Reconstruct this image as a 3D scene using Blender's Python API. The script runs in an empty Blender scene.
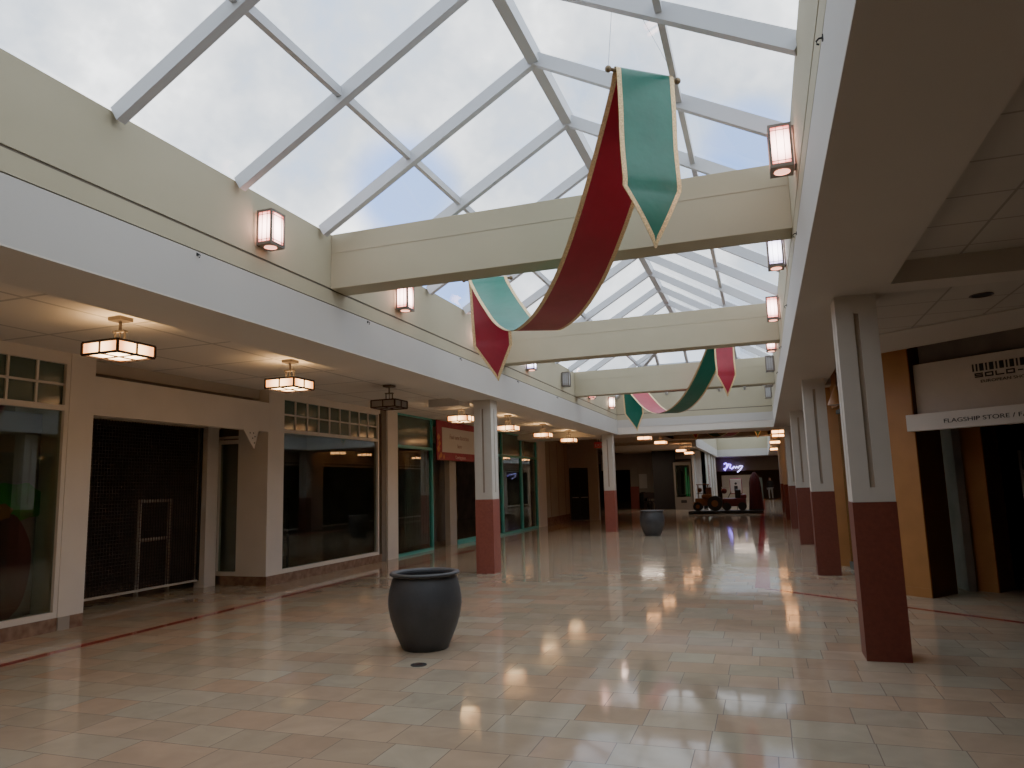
import bpy, bmesh, math, random
from mathutils import Vector, Matrix
random.seed(7)
C = bpy.context.scene.collection
PI = math.pi

# ------------------------------------------------------------------ materials
def mat(name, col, rough=0.6, metal=0.0, noise=0.0, nscale=8.0, emit=None, estr=0.0, spec=0.5, bump=0.0, bscale=60.0, col2=None):
    m = bpy.data.materials.new(name); m.use_nodes = True
    nt = m.node_tree; b = nt.nodes['Principled BSDF']
    b.inputs['Base Color'].default_value = (*col, 1); b.inputs['Roughness'].default_value = rough
    b.inputs['Metallic'].default_value = metal; b.inputs['Specular IOR Level'].default_value = spec
    if noise > 0 or col2:
        tc = nt.nodes.new('ShaderNodeTexCoord'); n = nt.nodes.new('ShaderNodeTexNoise'); n.inputs['Scale'].default_value = nscale
        n.inputs['Detail'].default_value = 5
        r = nt.nodes.new('ShaderNodeValToRGB'); r.color_ramp.elements[0].position = .3; r.color_ramp.elements[1].position = .7
        c2 = col2 if col2 else tuple(min(1, c * (1 + noise)) for c in col)
        c1 = col if col2 else tuple(c * (1 - noise) for c in col)
        r.color_ramp.elements[0].color = (*c1, 1); r.color_ramp.elements[1].color = (*c2, 1)
        nt.links.new(tc.outputs['Object'], n.inputs['Vector']); nt.links.new(n.outputs['Fac'], r.inputs['Fac']); nt.links.new(r.outputs['Color'], b.inputs['Base Color'])
    if bump > 0:
        tc = nt.nodes.new('ShaderNodeTexCoord'); n = nt.nodes.new('ShaderNodeTexNoise'); n.inputs['Scale'].default_value = bscale
        bp = nt.nodes.new('ShaderNodeBump'); bp.inputs['Strength'].default_value = bump; bp.inputs['Distance'].default_value = .01
        nt.links.new(tc.outputs['Object'], n.inputs['Vector']); nt.links.new(n.outputs['Fac'], bp.inputs['Height']); nt.links.new(bp.outputs['Normal'], b.inputs['Normal'])
    if emit:
        b.inputs['Emission Color'].default_value = (*emit, 1); b.inputs['Emission Strength'].default_value = estr
    return m

def glass_mat(name, tint=(.9, .93, .95), ior=1.5, rough=0.0):
    m = bpy.data.materials.new(name); m.use_nodes = True; nt = m.node_tree; nt.nodes.clear()
    o = nt.nodes.new('ShaderNodeOutputMaterial'); mx = nt.nodes.new('ShaderNodeMixShader')
    t = nt.nodes.new('ShaderNodeBsdfTransparent'); t.inputs['Color'].default_value = (*tint, 1)
    g = nt.nodes.new('ShaderNodeBsdfGlossy'); g.inputs['Roughness'].default_value = rough
    # thin pane: the same Schlick reflectance from both sides
    ge = nt.nodes.new('ShaderNodeNewGeometry'); dt = nt.nodes.new('ShaderNodeVectorMath'); dt.operation = 'DOT_PRODUCT'
    nt.links.new(ge.outputs['Incoming'], dt.inputs[0]); nt.links.new(ge.outputs['Normal'], dt.inputs[1])
    def mth(op, a, b_):
        n = nt.nodes.new('ShaderNodeMath'); n.operation = op
        for i, v in enumerate((a, b_)):
            if isinstance(v, (int, float)): n.inputs[i].default_value = v
            elif v is not None: nt.links.new(v, n.inputs[i])
        return n.outputs[0]
    r0 = 2 * ((ior - 1) / (ior + 1)) ** 2
    p5 = mth('POWER', mth('SUBTRACT', 1.0, mth('ABSOLUTE', dt.outputs['Value'], 0)), 5.0)
    fr = mth('MINIMUM', mth('ADD', mth('MULTIPLY', p5, 1 - r0), r0), 1.0)
    nt.links.new(fr, mx.inputs[0]); nt.links.new(t.outputs[0], mx.inputs[1]); nt.links.new(g.outputs[0], mx.inputs[2]); nt.links.new(mx.outputs[0], o.inputs[0])
    return m

def tile_ceiling_mat(name, col, sx=0.61, sy=0.61, ox=0.0, oy=0.0):
    m = mat(name, col, .9); nt = m.node_tree; b = nt.nodes['Principled BSDF']; L = nt.links
    geo = nt.nodes.new('ShaderNodeNewGeometry'); sep = nt.nodes.new('ShaderNodeSeparateXYZ'); L.new(geo.outputs['Position'], sep.inputs[0])
    def edge(sock, s, off):
        a = nt.nodes.new('ShaderNodeMath'); a.operation = 'ADD'; a.inputs[1].default_value = off; L.new(sock, a.inputs[0])
        d = nt.nodes.new('ShaderNodeMath'); d.operation = 'DIVIDE'; d.inputs[1].default_value = s; L.new(a.outputs[0], d.inputs[0])
        f = nt.nodes.new('ShaderNodeMath'); f.operation = 'FRACT'; L.new(d.outputs[0], f.inputs[0])
        c = nt.nodes.new('ShaderNodeMath'); c.operation = 'LESS_THAN'; c.inputs[1].default_value = .035; L.new(f.outputs[0], c.inputs[0])
        return c.outputs[0]
    e1 = edge(sep.outputs['X'], sx, ox + 50 * sx); e2 = edge(sep.outputs['Y'], sy, oy + 50 * sy)
    mx = nt.nodes.new('ShaderNodeMath'); mx.operation = 'MAXIMUM'; L.new(e1, mx.inputs[0]); L.new(e2, mx.inputs[1])
    n = nt.nodes.new('ShaderNodeTexNoise'); n.inputs['Scale'].default_value = 1.3; L.new(geo.outputs['Position'], n.inputs['Vector'])
    r = nt.nodes.new('ShaderNodeValToRGB'); r.color_ramp.elements[0].color = (*[c * .9 for c in col], 1); r.color_ramp.elements[1].color = (*[min(1, c * 1.06) for c in col], 1)
    L.new(n.outputs['Fac'], r.inputs['Fac'])
    mix = nt.nodes.new('ShaderNodeMix'); mix.data_type = 'RGBA'; L.new(mx.outputs[0], mix.inputs[0]); L.new(r.outputs['Color'], mix.inputs[6])
    mix.inputs[7].default_value = (*[c * .62 for c in col], 1); L.new(mix.outputs[2], b.inputs['Base Color'])
    return m

def floor_mat():
    m = bpy.data.materials.new('polished_stone_tile'); m.use_nodes = True; nt = m.node_tree; b = nt.nodes['Principled BSDF']; L = nt.links
    geo = nt.nodes.new('ShaderNodeNewGeometry'); sep = nt.nodes.new('ShaderNodeSeparateXYZ'); L.new(geo.outputs['Position'], sep.inputs[0])
    X, Y = sep.outputs['X'], sep.outputs['Y']
    def M(op, a, b_=None, c=None):
        n = nt.nodes.new('ShaderNodeMath'); n.operation = op
        for i, v in enumerate((a, b_, c)):
            if v is None: continue
            if isinstance(v, (int, float)): n.inputs[i].default_value = v
            else: L.new(v, n.inputs[i])
        return n.outputs[0]
    def WN(w):
        n = nt.nodes.new('ShaderNodeTexWhiteNoise'); n.noise_dimensions = '1D'; L.new(w, n.inputs['W']); return n.outputs['Value']
    rowf = M('DIVIDE', M('ADD', Y, 100.06), .36); row = M('FLOOR', rowf)
    rr = WN(row); r2 = WN(M('ADD', row, 300.5))
    w = M('MULTIPLY_ADD', r2, .30, .34)
    cf = M('DIVIDE', M('ADD', M('ADD', X, 40.0), M('MULTIPLY', rr, 3.0)), w); colu = M('FLOOR', cf)
    fx = M('MULTIPLY', M('FRACT', cf), w); fy = M('MULTIPLY', M('FRACT', rowf), .36)
    jx = M('LESS_THAN', fx, .006); jy = M('LESS_THAN', fy, .006); joint = M('MAXIMUM', jx, jy)
    idv = M('ADD', M('MULTIPLY', row, 17.31), M('MULTIPLY', colu, 3.77)); v = WN(idv); v2 = WN(M('ADD', idv, 91.3))
    ramp = nt.nodes.new('ShaderNodeValToRGB'); cr = ramp.color_ramp
    cr.elements[0].position = 0; cr.elements[0].color = (.41, .275, .18, 1); cr.elements[1].position = 1; cr.elements[1].color = (.385, .335, .245, 1)
    for p, c in ((.3, (.41, .295, .20, 1)), (.55, (.385, .30, .205, 1)), (.8, (.385, .315, .225, 1))):
        e = cr.elements.new(p); e.color = c
    L.new(v, ramp.inputs['Fac'])
    n = nt.nodes.new('ShaderNodeTexNoise'); n.inputs['Scale'].default_value = 3.5; n.inputs['Detail'].default_value = 7; n.inputs['Distortion'].default_value = .8
    L.new(geo.outputs['Position'], n.inputs['Vector'])
    hsv = nt.nodes.new('ShaderNodeHueSaturation'); L.new(ramp.outputs['Color'], hsv.inputs['Color'])
    L.new(M('MULTIPLY_ADD', n.outputs['Fac'], .45, M('MULTIPLY_ADD', v2, .16, .70)), hsv.inputs['Value'])
    def mixc(fac, a, colr):
        k = nt.nodes.new('ShaderNodeMix'); k.data_type = 'RGBA'; L.new(fac, k.inputs[0]); L.new(a, k.inputs[6]); k.inputs[7].default_value = (*colr, 1); return k.outputs[2]
    c = mixc(joint, hsv.outputs['Color'], (.20, .155, .12))
    # inlaid red strips: along the left shops, along the hall, and turning off towards the corner shop
    l1 = M('LESS_THAN', M('ABSOLUTE', M('ADD', X, 7.22)), .065)
    l2 = M('MULTIPLY', M('LESS_THAN', M('ABSOLUTE', M('ADD', X, .13)), .11), M('GREATER_THAN', Y, 11.62))
    dl = M('ABSOLUTE', M('ADD', M('MULTIPLY', X, .648), M('ADD', M('MULTIPLY', Y, .762), -8.75)))
    l3 = M('MULTIPLY', M('LESS_THAN', dl, .05), M('GREATER_THAN', X, -.1))
    red = M('MAXIMUM', l1, M('MAXIMUM', l2, l3))
    c = mixc(red, c, (.34, .028, .026))
    L.new(c, b.inputs['Base Color'])
    L.new(M('MULTIPLY_ADD', v2, .035, M('MULTIPLY_ADD', joint, .08, .055)), b.inputs['Roughness'])
    b.inputs['Specular IOR Level'].default_value = .5; b.inputs['IOR'].default_value = 1.33
    n2 = nt.nodes.new('ShaderNodeTexNoise'); n2.inputs['Scale'].default_value = 2.2; L.new(geo.outputs['Position'], n2.inputs['Vector'])
    bp = nt.nodes.new('ShaderNodeBump'); bp.inputs['Strength'].default_value = .12; bp.inputs['Distance'].default_value = .01
    L.new(n2.outputs['Fac'], bp.inputs['Height']); L.new(bp.outputs['Normal'], b.inputs['Normal'])
    return m

def lamp_mat(name, edge, core, s_edge, s_core, scale):
    """glowing lamp glass, brightest in the middle of the lamp (object space)"""
    m = bpy.data.materials.new(name); m.use_nodes = True; nt = m.node_tree; b = nt.nodes['Principled BSDF']; L = nt.links
    b.inputs['Base Color'].default_value = (.6, .5, .45, 1); b.inputs['Roughness'].default_value = .4
    tc = nt.nodes.new('ShaderNodeTexCoord'); mp = nt.nodes.new('ShaderNodeMapping'); mp.inputs['Scale'].default_value = scale
    L.new(tc.outputs['Object'], mp.inputs['Vector'])
    ln = nt.nodes.new('ShaderNodeVectorMath'); ln.operation = 'LENGTH'; L.new(mp.outputs[0], ln.inputs[0])
    r = nt.nodes.new('ShaderNodeValToRGB'); r.color_ramp.elements[0].position = .35; r.color_ramp.elements[0].color = (*[c * s_core / max(s_core, s_edge) for c in core], 1)
    r.color_ramp.elements[1].position = 1.0; r.color_ramp.elements[1].color = (*[c * s_edge / max(s_core, s_edge) for c in edge], 1)
    L.new(ln.outputs['Value'], r.inputs['Fac']); L.new(r.outputs['Color'], b.inputs['Emission Color']); b.inputs['Emission Strength'].default_value = max(s_core, s_edge)
    return m

MT = {}
MT['floor'] = floor_mat()
MT['cream'] = mat('cream_paint', (.45, .405, .28), .75, noise=.03, nscale=1.5)
MT['white'] = mat('white_paint', (.52, .50, .465), .7, noise=.02, nscale=1.2)
MT['shop_white'] = mat('shopfront_white_paint', (.66, .60, .53), .6, noise=.04, nscale=2)
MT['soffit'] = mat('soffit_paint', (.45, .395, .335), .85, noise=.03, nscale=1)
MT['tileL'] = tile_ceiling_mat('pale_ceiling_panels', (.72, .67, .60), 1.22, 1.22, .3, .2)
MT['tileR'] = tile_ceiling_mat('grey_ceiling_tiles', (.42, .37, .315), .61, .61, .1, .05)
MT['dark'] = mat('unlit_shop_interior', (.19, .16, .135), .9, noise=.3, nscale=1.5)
MT['dark2'] = mat('dark_brown_panel', (.035, .02, .016), .6)
MT['black'] = mat('black_recess', (.012, .011, .011), .7)
MT['cream_line'] = mat('cream_paint_seam', (.44, .395, .285), .8)
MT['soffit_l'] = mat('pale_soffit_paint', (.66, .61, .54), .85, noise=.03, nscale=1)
MT['slot'] = mat('column_slot_brown', (.36, .28, .21), .8)
MT['groove'] = mat('groove_shadow_brown', (.16, .13, .10), .8)
MT['beige'] = mat('beige_wall_paint', (.32, .275, .225), .8, noise=.05, nscale=2)
MT['marble'] = mat('brown_marble_base', (.16, .085, .06), .25, col2=(.30, .19, .13), nscale=9)
MT['red_stone'] = mat('red_column_paint', (.30, .080, .060), .45, noise=.12, nscale=30, bump=.15, bscale=90)
MT['col_shade'] = mat('column_white_shade_painted_in', (.53, .475, .41), .7, noise=.02)  # column white darkened, the right aisle's shade is put into its colour
MT['red_shade'] = mat('red_column_shade_painted_in', (.15, .034, .020), .5, noise=.12, nscale=30)  # column red darkened likewise, shade put into the colour
MT['col_white'] = mat('column_white', (.60, .56, .49), .7, noise=.02)
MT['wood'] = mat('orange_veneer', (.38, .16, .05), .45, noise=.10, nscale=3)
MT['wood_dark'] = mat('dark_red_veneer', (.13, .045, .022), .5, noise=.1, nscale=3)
MT['teal'] = mat('teal_painted_metal', (.07, .36, .32), .4)
MT['pot'] = mat('charcoal_glazed_clay', (.050, .052, .057), .5, noise=.15, nscale=5, bump=.15, bscale=25)
MT['soil'] = mat('pot_inside', (.03, .028, .028), .8)
MT['rafter'] = mat('grey_painted_aluminium', (.60, .62, .65), .5)
MT['glass'] = glass_mat('skylight_glass', (.93, .95, .97), 1.35)
MT['shop_glass'] = glass_mat('shop_window_glass', (.70, .78, .76), 1.5)
MT['transom_glass'] = mat('transom_green_glass', (.06, .10, .088), .12)
MT['bronze'] = mat('aged_bronze', (.17, .13, .10), .45, .6)
MT['bronze_dark'] = mat('dark_bronze', (.045, .022, .018), .45, .3)
MT['lamp'] = lamp_mat('warm_lamp_glass', (1, .36, .12), (1, .66, .32), 2.8, 11.0, (3.4, 3.4, 3.4))
MT['lamp_far'] = mat('warm_lamp_glass_far', (.7, .5, .4), .4, emit=(1, .44, .17), estr=6)
MT['lamp_off'] = mat('unlit_lamp_glass', (.30, .27, .24), .35)
MT['sc_pink'] = lamp_mat('pink_sconce_glass', (1, .20, .17), (1, .66, .58), 3.0, 15.0, (6, 6, 5.2))
MT['sc_violet'] = lamp_mat('violet_sconce_glass', (.60, .50, 1), (.95, .9, 1), 2.6, 11.0, (6, 6, 5.2))
MT['sc_warm'] = lamp_mat('warm_sconce_glass', (1, .42, .30), (1, .8, .66), 2.8, 13.0, (6, 6, 5.2))
MT['sc_off'] = mat('unlit_sconce_glass', (.42, .42, .43), .4)
MT['sc_frame'] = mat('sconce_frame_pewter', (.20, .17, .14), .5, .4)
MT['cloth_green'] = mat('green_satin', (.006, .145, .095), .38, noise=.10, nscale=5, bump=.35, bscale=9)
MT['cloth_red'] = mat('crimson_satin', (.33, .008, .028), .42, noise=.10, nscale=5, bump=.25, bscale=9)
MT['gold'] = mat('gold_sequin_trim', (.78, .55, .28), .35, .25, noise=.35, nscale=90, bump=.6, bscale=160)
MT['brass'] = mat('old_brass_rod', (.20, .15, .09), .4, .7)
MT['wire'] = mat('thin_grey_wire', (.35, .35, .36), .5)
MT['sign_red'] = mat('sign_dark_red', (.27, .012, .045), .55, noise=.18, nscale=5)
MT['sign_white'] = mat('sign_off_white', (.56, .50, .44), .6)
MT['sign_orange'] = mat('sign_orange_leaf', (.50, .15, .07), .6)
MT['sign_text'] = mat('sign_pale_red_print', (.40, .25, .21), .6)
MT['sign_pink'] = mat('sign_pink_print', (.60, .36, .34), .6)
MT['ink'] = mat('black_lettering', (.018, .015, .014), .6)
MT['solo'] = mat('solo_fascia_board', (.52, .43, .35), .7, noise=.03)
MT['solo_strip'] = mat('solo_strip_board', (.66, .60, .54), .6)
MT['leaf_green'] = mat('mural_green', (.035, .20, .02), .8, noise=.3, nscale=4)
MT['mural_red'] = mat('mural_dark_red', (.13, .035, .022), .8, noise=.2, nscale=3)
MT['mural_orange'] = mat('mural_orange', (.30, .11, .02), .8)
MT['grey_blind'] = mat('grey_vertical_blind', (.13, .12, .11), .7)
MT['exit_red'] = mat('exit_sign_red', (.5, .03, .03), .5, emit=(1, .08, .08), estr=.02)
MT['neon'] = mat('violet_neon', (.3, .25, .8), .4, emit=(.28, .18, 1), estr=4)
MT['neon_white'] = mat('white_neon', (.7, .7, .9), .4, emit=(.50, .45, 1), estr=3)
MT['yellow'] = mat('ride_yellow_plastic', (.17, .065, .01), .4)
MT['ride_red'] = mat('ride_red_plastic', (.09, .008, .008), .45)
MT['cover_red'] = mat('dark_red_cover_cloth', (.06, .004, .006), .8)
MT['rubber'] = mat('black_rubber', (.015, .015, .015), .7)
MT['skin'] = mat('skin', (.45, .28, .20), .6)
MT['shirt'] = mat('black_top', (.02, .02, .022), .8)
MT['trousers'] = mat('pale_grey_trousers', (.35, .36, .38), .8)
MT['hair'] = mat('brown_hair', (.05, .03, .02), .7)
MT['counter'] = mat('pale_counter', (.48, .45, .38), .6)
MT['tealgrey'] = mat('teal_grey_partition', (.06, .085, .08), .6)
MT['green_glow'] = mat('green_lit_edge', (.03, .18, .06), .5, emit=(.05, .5, .15), estr=.18)

# ------------------------------------------------------------------ mesh helpers
class MB:
    def __init__(s): s.bm = bmesh.new()
    def box(s, x0, x1, y0, y1, z0, z1, mtx=None):
        vs = [s.bm.verts.new(p) for p in ((x0, y0, z0), (x1, y0, z0), (x1, y1, z0), (x0, y1, z0), (x0, y0, z1), (x1, y0, z1), (x1, y1, z1), (x0, y1, z1))]
        if mtx:
            for v in vs: v.co = mtx @ v.co
        for f in ((0, 3, 2, 1), (4, 5, 6, 7), (0, 1, 5, 4), (1, 2, 6, 5), (2, 3, 7, 6), (3, 0, 4, 7)): s.bm.faces.new([vs[i] for i in f])
        return s
    def bar(s, a, b, w, h, up=(0, 0, 1)):
        """box beam from a to b, width w across, height h hanging below the line a-b"""
        a, b = Vector(a), Vector(b); d = (b - a).normalized(); side = d.cross(Vector(up)).normalized(); u = side.cross(d).normalized()
        vs = []
        for p in (a, b):
            for sx, sz in ((-.5, 0), (.5, 0), (.5, -1), (-.5, -1)): vs.append(s.bm.verts.new(p + side * w * sx + u * h * sz))
        for f in ((0, 1, 2, 3), (7, 6, 5, 4), (0, 4, 5, 1), (1, 5, 6, 2), (2, 6, 7, 3), (3, 7, 4, 0)): s.bm.faces.new([vs[i] for i in f])
        return s
    def poly(s, pts, z0, z1):
        a = [s.bm.verts.new((x, y, z0)) for x, y in pts]; b = [s.bm.verts.new((x, y, z1)) for x, y in pts]; n = len(pts)
        s.bm.faces.new(list(reversed(a))); s.bm.faces.new(b)
        for i in range(n): s.bm.faces.new((a[i], a[(i + 1) % n], b[(i + 1) % n], b[i]))
        return s
    def lathe(s, prof, n=48, c=(0, 0, 0), cap=True):
        rings = []
        for r, z in prof: rings.append([s.bm.verts.new((c[0] + r * math.cos(2 * PI * i / n), c[1] + r * math.sin(2 * PI * i / n), c[2] + z)) for i in range(n)])
        for a, b in zip(rings, rings[1:]):
            for i in range(n): s.bm.faces.new((a[i], a[(i + 1) % n], b[(i + 1) % n], b[i]))
        if cap: s.bm.faces.new(list(reversed(rings[0]))); s.bm.faces.new(rings[-1])
        return s
    def tube(s, pts, r, n=8, r2=None):
        pts = [Vector(p) for p in pts]; rings = []
        for i, p in enumerate(pts):
            d = (pts[min(i + 1, len(pts) - 1)] - pts[max(i - 1, 0)]).normalized()
            up = Vector((0, 0, 1)) if abs(d.z) < .9 else Vector((1, 0, 0)); a = d.cross(up).normalized(); b = a.cross(d)
            rr = r if r2 is None else r + (r2 - r) * i / (len(pts) - 1)
            rings.append([s.bm.verts.new(p + (a * math.cos(2 * PI * k / n) + b * math.sin(2 * PI * k / n)) * rr) for k in range(n)])
        for a, b in zip(rings, rings[1:]):
            for i in range(n): s.bm.faces.new((a[i], a[(i + 1) % n], b[(i + 1) % n], b[i]))
        s.bm.faces.new(rings[0]); s.bm.faces.new(rings[-1])
        return s
    def ball(s, c, r, sc=(1, 1, 1), seg=16):
        m = Matrix.Translation(c) @ Matrix.Diagonal((*[r * k for k in sc], 1)); bmesh.ops.create_uvsphere(s.bm, u_segments=seg, v_segments=seg // 2 + 2, radius=1, matrix=m)
        return s
    def build(s, name, m, parent=None, loc=None, smooth=False, bevel=0):
        bmesh.ops.recalc_face_normals(s.bm, faces=s.bm.faces)
        me = bpy.data.meshes.new(name); s.bm.to_mesh(me); s.bm.free()
        for mm in (m if isinstance(m, (list, tuple)) else [m]): me.materials.append(MT[mm] if isinstance(mm, str) else mm)
        o = bpy.data.objects.new(name, me); C.objects.link(o)
        if loc: o.location = loc
        if parent: o.parent = parent
        if smooth:
            for p in me.polygons: p.use_smooth = True
        if bevel:
            b = o.modifiers.new('edge', 'BEVEL'); b.width = bevel; b.segments = 2; b.limit_method = 'ANGLE'
        return o

def tag(o, label, cat, group=None, kind=None):
    o['label'] = label; o['category'] = cat
    if group: o['group'] = group
    if kind: o['kind'] = kind
    return o
def thing(name, label, cat, loc=(0, 0, 0), rz=0, group=None):
    o = bpy.data.objects.new(name, None); C.objects.link(o); o.empty_display_size = .1
    o.location = loc; o.rotation_euler = (0, 0, rz); tag(o, label, cat, group); o['kind'] = 'thing'
    return o
def struct(mb, name, m, **k):
    o = mb.build(name, m, **k); o['kind'] = 'structure'; return o
def copy_tree(o, parent=None):
    c = o.copy(); C.objects.link(c)
    if parent: c.parent = parent
    for ch in list(o.children): copy_tree(ch, c)
    return c
def text(body, size, m, parent, mtx, name='lettering', ext=.002, sx=1, spacing=1.0, align='LEFT'):
    cu = bpy.data.curves.new(name, 'FONT'); cu.body = body; cu.size = size; cu.extrude = ext; cu.space_character = spacing; cu.align_x = align
    tmp = bpy.data.objects.new('tmp', cu); C.objects.link(tmp)
    dg = bpy.context.evaluated_depsgraph_get(); me = bpy.data.meshes.new_from_object(tmp.evaluated_get(dg)); bpy.data.objects.remove(tmp)
    me.materials.clear(); me.materials.append(MT[m]); o = bpy.data.objects.new(name, me); C.objects.link(o); o.parent = parent
    o.matrix_local = mtx @ Matrix.Diagonal((sx, 1, 1, 1))
    return o

# ------------------------------------------------------------------ measured layout (metres)
XL, XR = -4.641, .433              # faces of the raised well
ZC, ZB, ZG, ZT = 3.271, 3.763, 3.954, 4.619
YN, YE = .6, 24.72               # near (cut short to darken the foreground) / far end of the well
ZR, XRG = 6.2, -2.0                # ridge
ZA = 3.47                          # aisle ceiling
XS = -8.40                         # shopfronts on the left
YEND = 68.0

# ------------------------------------------------------------------ shell
struct(MB().box(-15, 9, -6, YEND + 2, -.1, 0), 'floor', 'floor')
def well_side(x, out, name, y0=YN, y1=YE + .0):
    o = MB()
    xo = x + out * .28
    a, b = sorted((x, xo)); ai, bi = sorted((x + out * .02, xo))
    w = struct(MB().box(a, b, y0, y1, ZC + .012, ZB), name + '_fascia', 'white')
    o.box(a, b, y0, y1, ZB + .012, ZG - .012); o.box(ai, bi, y0, y1, ZB, ZB + .012); o.box(ai, bi, y0, y1, ZG - .012, ZG + .012); o.box(a, b, y0, y1, ZG + .012, ZT)
    struct(o, name, 'cream')
    g = MB().box(*sorted((x + out * .012, x + out * .03)), y0, y1, ZG - .012, ZG + .012); g.box(*sorted((x + out * .012, x + out * .03)), y0, y1, ZB, ZB + .010)
    struct(g, 'trim_1' if out < 0 else 'trim_2', 'groove')
well_side(XL, -1, 'wall_left'); well_side(XR, 1, 'wall_right')
# far end wall of the well
struct(MB().box(XL, XR, YE, YE + .3, 3.50, ZB), 'wall_end_fascia', 'white')
struct(MB().box(XL, XR, YE + .01, YE + .3, ZC, 3.50), 'trim_13', 'soffit_l')
e = MB().box(XL, XR, YE, YE + .3, ZB, ZG - .012).box(XL, XR, YE + .02, YE + .3, ZG - .012, ZG + .012).box(XL, XR, YE, YE + .3, ZG + .012, ZT)
struct(e, 'wall_end', 'cream')
struct(MB().box(XL, XR, YE + .012, YE + .03, ZG - .012, ZG + .012), 'trim_3', 'groove')
struct(MB().box(-9, 1.35, YE + .3, 26.6, ZC, ZC + .5), 'ceiling_cross_soffit', 'soffit_l')
struct(MB().box(XL - .3, XR + .3, YN - .3, YN, ZC, 6.5), 'wall_near_daylight_block', 'cream')  # unseen wall added to end the well early and cut daylight in front
# soffits and aisle ceilings
struct(MB().box(-5.45, XL, YN, YE + .3, ZC, ZC + .012).box(-5.45, XL - .29, YN, YE + .3, ZC + .012, ZC + .4).box(-4.95, XL - .28, YN, YE, ZC + .3, ZT), 'ceiling_soffit_left', 'soffit_l')
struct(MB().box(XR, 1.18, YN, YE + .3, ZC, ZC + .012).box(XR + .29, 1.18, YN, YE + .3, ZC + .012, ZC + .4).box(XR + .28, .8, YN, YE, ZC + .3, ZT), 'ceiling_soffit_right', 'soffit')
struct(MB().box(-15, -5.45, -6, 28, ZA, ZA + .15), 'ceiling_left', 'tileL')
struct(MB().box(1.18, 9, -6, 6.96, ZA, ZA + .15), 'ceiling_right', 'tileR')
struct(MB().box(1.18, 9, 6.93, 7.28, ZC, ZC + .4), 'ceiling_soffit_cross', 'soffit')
d2 = [(1.18, 7.28), (9, 7.28), (9, 3.6)]
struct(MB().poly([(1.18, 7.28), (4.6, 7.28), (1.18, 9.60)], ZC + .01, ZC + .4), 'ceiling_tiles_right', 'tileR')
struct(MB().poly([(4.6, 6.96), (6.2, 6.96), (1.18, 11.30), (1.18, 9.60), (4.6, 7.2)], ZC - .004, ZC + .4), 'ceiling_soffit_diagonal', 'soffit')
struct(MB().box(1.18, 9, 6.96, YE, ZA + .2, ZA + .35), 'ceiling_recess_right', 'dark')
struct(MB().box(1.18, 1.9, 14.3, YE + .3, ZC, ZC + .2), 'ceiling_soffit_far_right', 'soffit')
# room behind the camera, its near ceiling added to cut daylight
struct(MB().box(-15, 9, -6.2, -6, 0, 6.5), 'wall_back', 'beige')
struct(MB().box(-5.45, 1.18, -6, YN - .3, ZA, ZA + .15), 'ceiling_near_daylight_block', 'tileR')

# far hall beyond the well
struct(MB().box(-9, -3.9, 26.6, 36, 3.60, 3.75).box(.33, 1.35, 26.6, 36, 3.6, 3.75).box(-3.9, .33, 26.6, 28, 3.6, 3.75).box(-3.9, .33, 35, 36, 3.6, 3.75), 'ceiling_far', 'soffit')
struct(MB().box(-3.9, .33, 28, 35, 5.02, 5.04).box(-4, -3.9, 28, 35, 3.6, 5.02).box(.33, .43, 28, 35, 3.6, 5.02).box(-3.9, .33, 27.9, 28, 3.75, 5.02).box(-3.9, .33, 35, 35.1, 3.75, 5.02), 'ceiling_raised', 'beige')
W2 = (-2.97, .42, 36.0, 53.5)
struct(MB().box(-9, W2[0] - .2, 36, YEND, 3.47, 3.6).box(W2[1] + .1, 1.35, 36, YEND, 3.47, 3.6).box(W2[0] - .2, W2[1] + .1, W2[3] + .2, YEND, 3.47, 3.6), 'ceiling_far_hall', 'soffit')
struct(MB().box(W2[0] - .2, W2[0], 36, W2[3], ZC, ZB).box(W2[1], W2[1] + .1, 36, W2[3], ZC, ZB).box(W2[0] - .2, W2[1] + .1, W2[3], W2[3] + .2, ZC, ZB), 'wall_far_fascia', 'white')
struct(MB().box(W2[0] - .2, W2[0], 36, W2[3], ZB, ZT).box(W2[1], W2[1] + .1, 36, W2[3], ZB, ZT).box(W2[0] - .2, W2[1] + .1, W2[3], W2[3] + .2, ZB, ZT).box(W2[0] - .2, W2[1] + .1, 35.8, 36, ZC + .34, ZT), 'wall_far_well', 'cream')
struct(MB().box(W2[0], W2[1], 36, W2[3], ZT, ZT + .02), 'window_1', 'glass')
struct(MB().box(-15, -8.4, 28, YEND, 3.47, 3.6).box(1.35, 9, YE, YEND, 3.47, 3.6), 'ceiling_outer', 'dark')

# roof over the aisles, outside, so that no daylight leaks in
struct(MB().box(-15, 9, -6.5, YN - .3, ZA + .6, ZA + .8).box(-15, -4.9, YN - .3, 28, ZA + .6, ZA + .8).box(.72, 9, YN - .3, YE + .3, ZA + .6, ZA + .8).box(-15, 9, YE + .3, 35.8, 5.05, 5.2).box(-15, -3.17, 35.8, YEND + 1, 3.9, 4.0).box(.52, 9, 35.8, YEND + 1, 3.9, 4.0).box(-3.2, .6, W2[3] + .2, YEND + 1, 3.9, 4.0), 'ceiling_roof_deck', 'dark')
struct(MB().box(-15.2, -15, -6, YEND, 0, 5).box(9, 9.2, -6, YEND, 0, 5), 'wall_outer', 'dark')
struct(MB().box(-15, 9, YEND, YEND + .2, 0, 5), 'wall_far', 'dark2')

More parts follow.
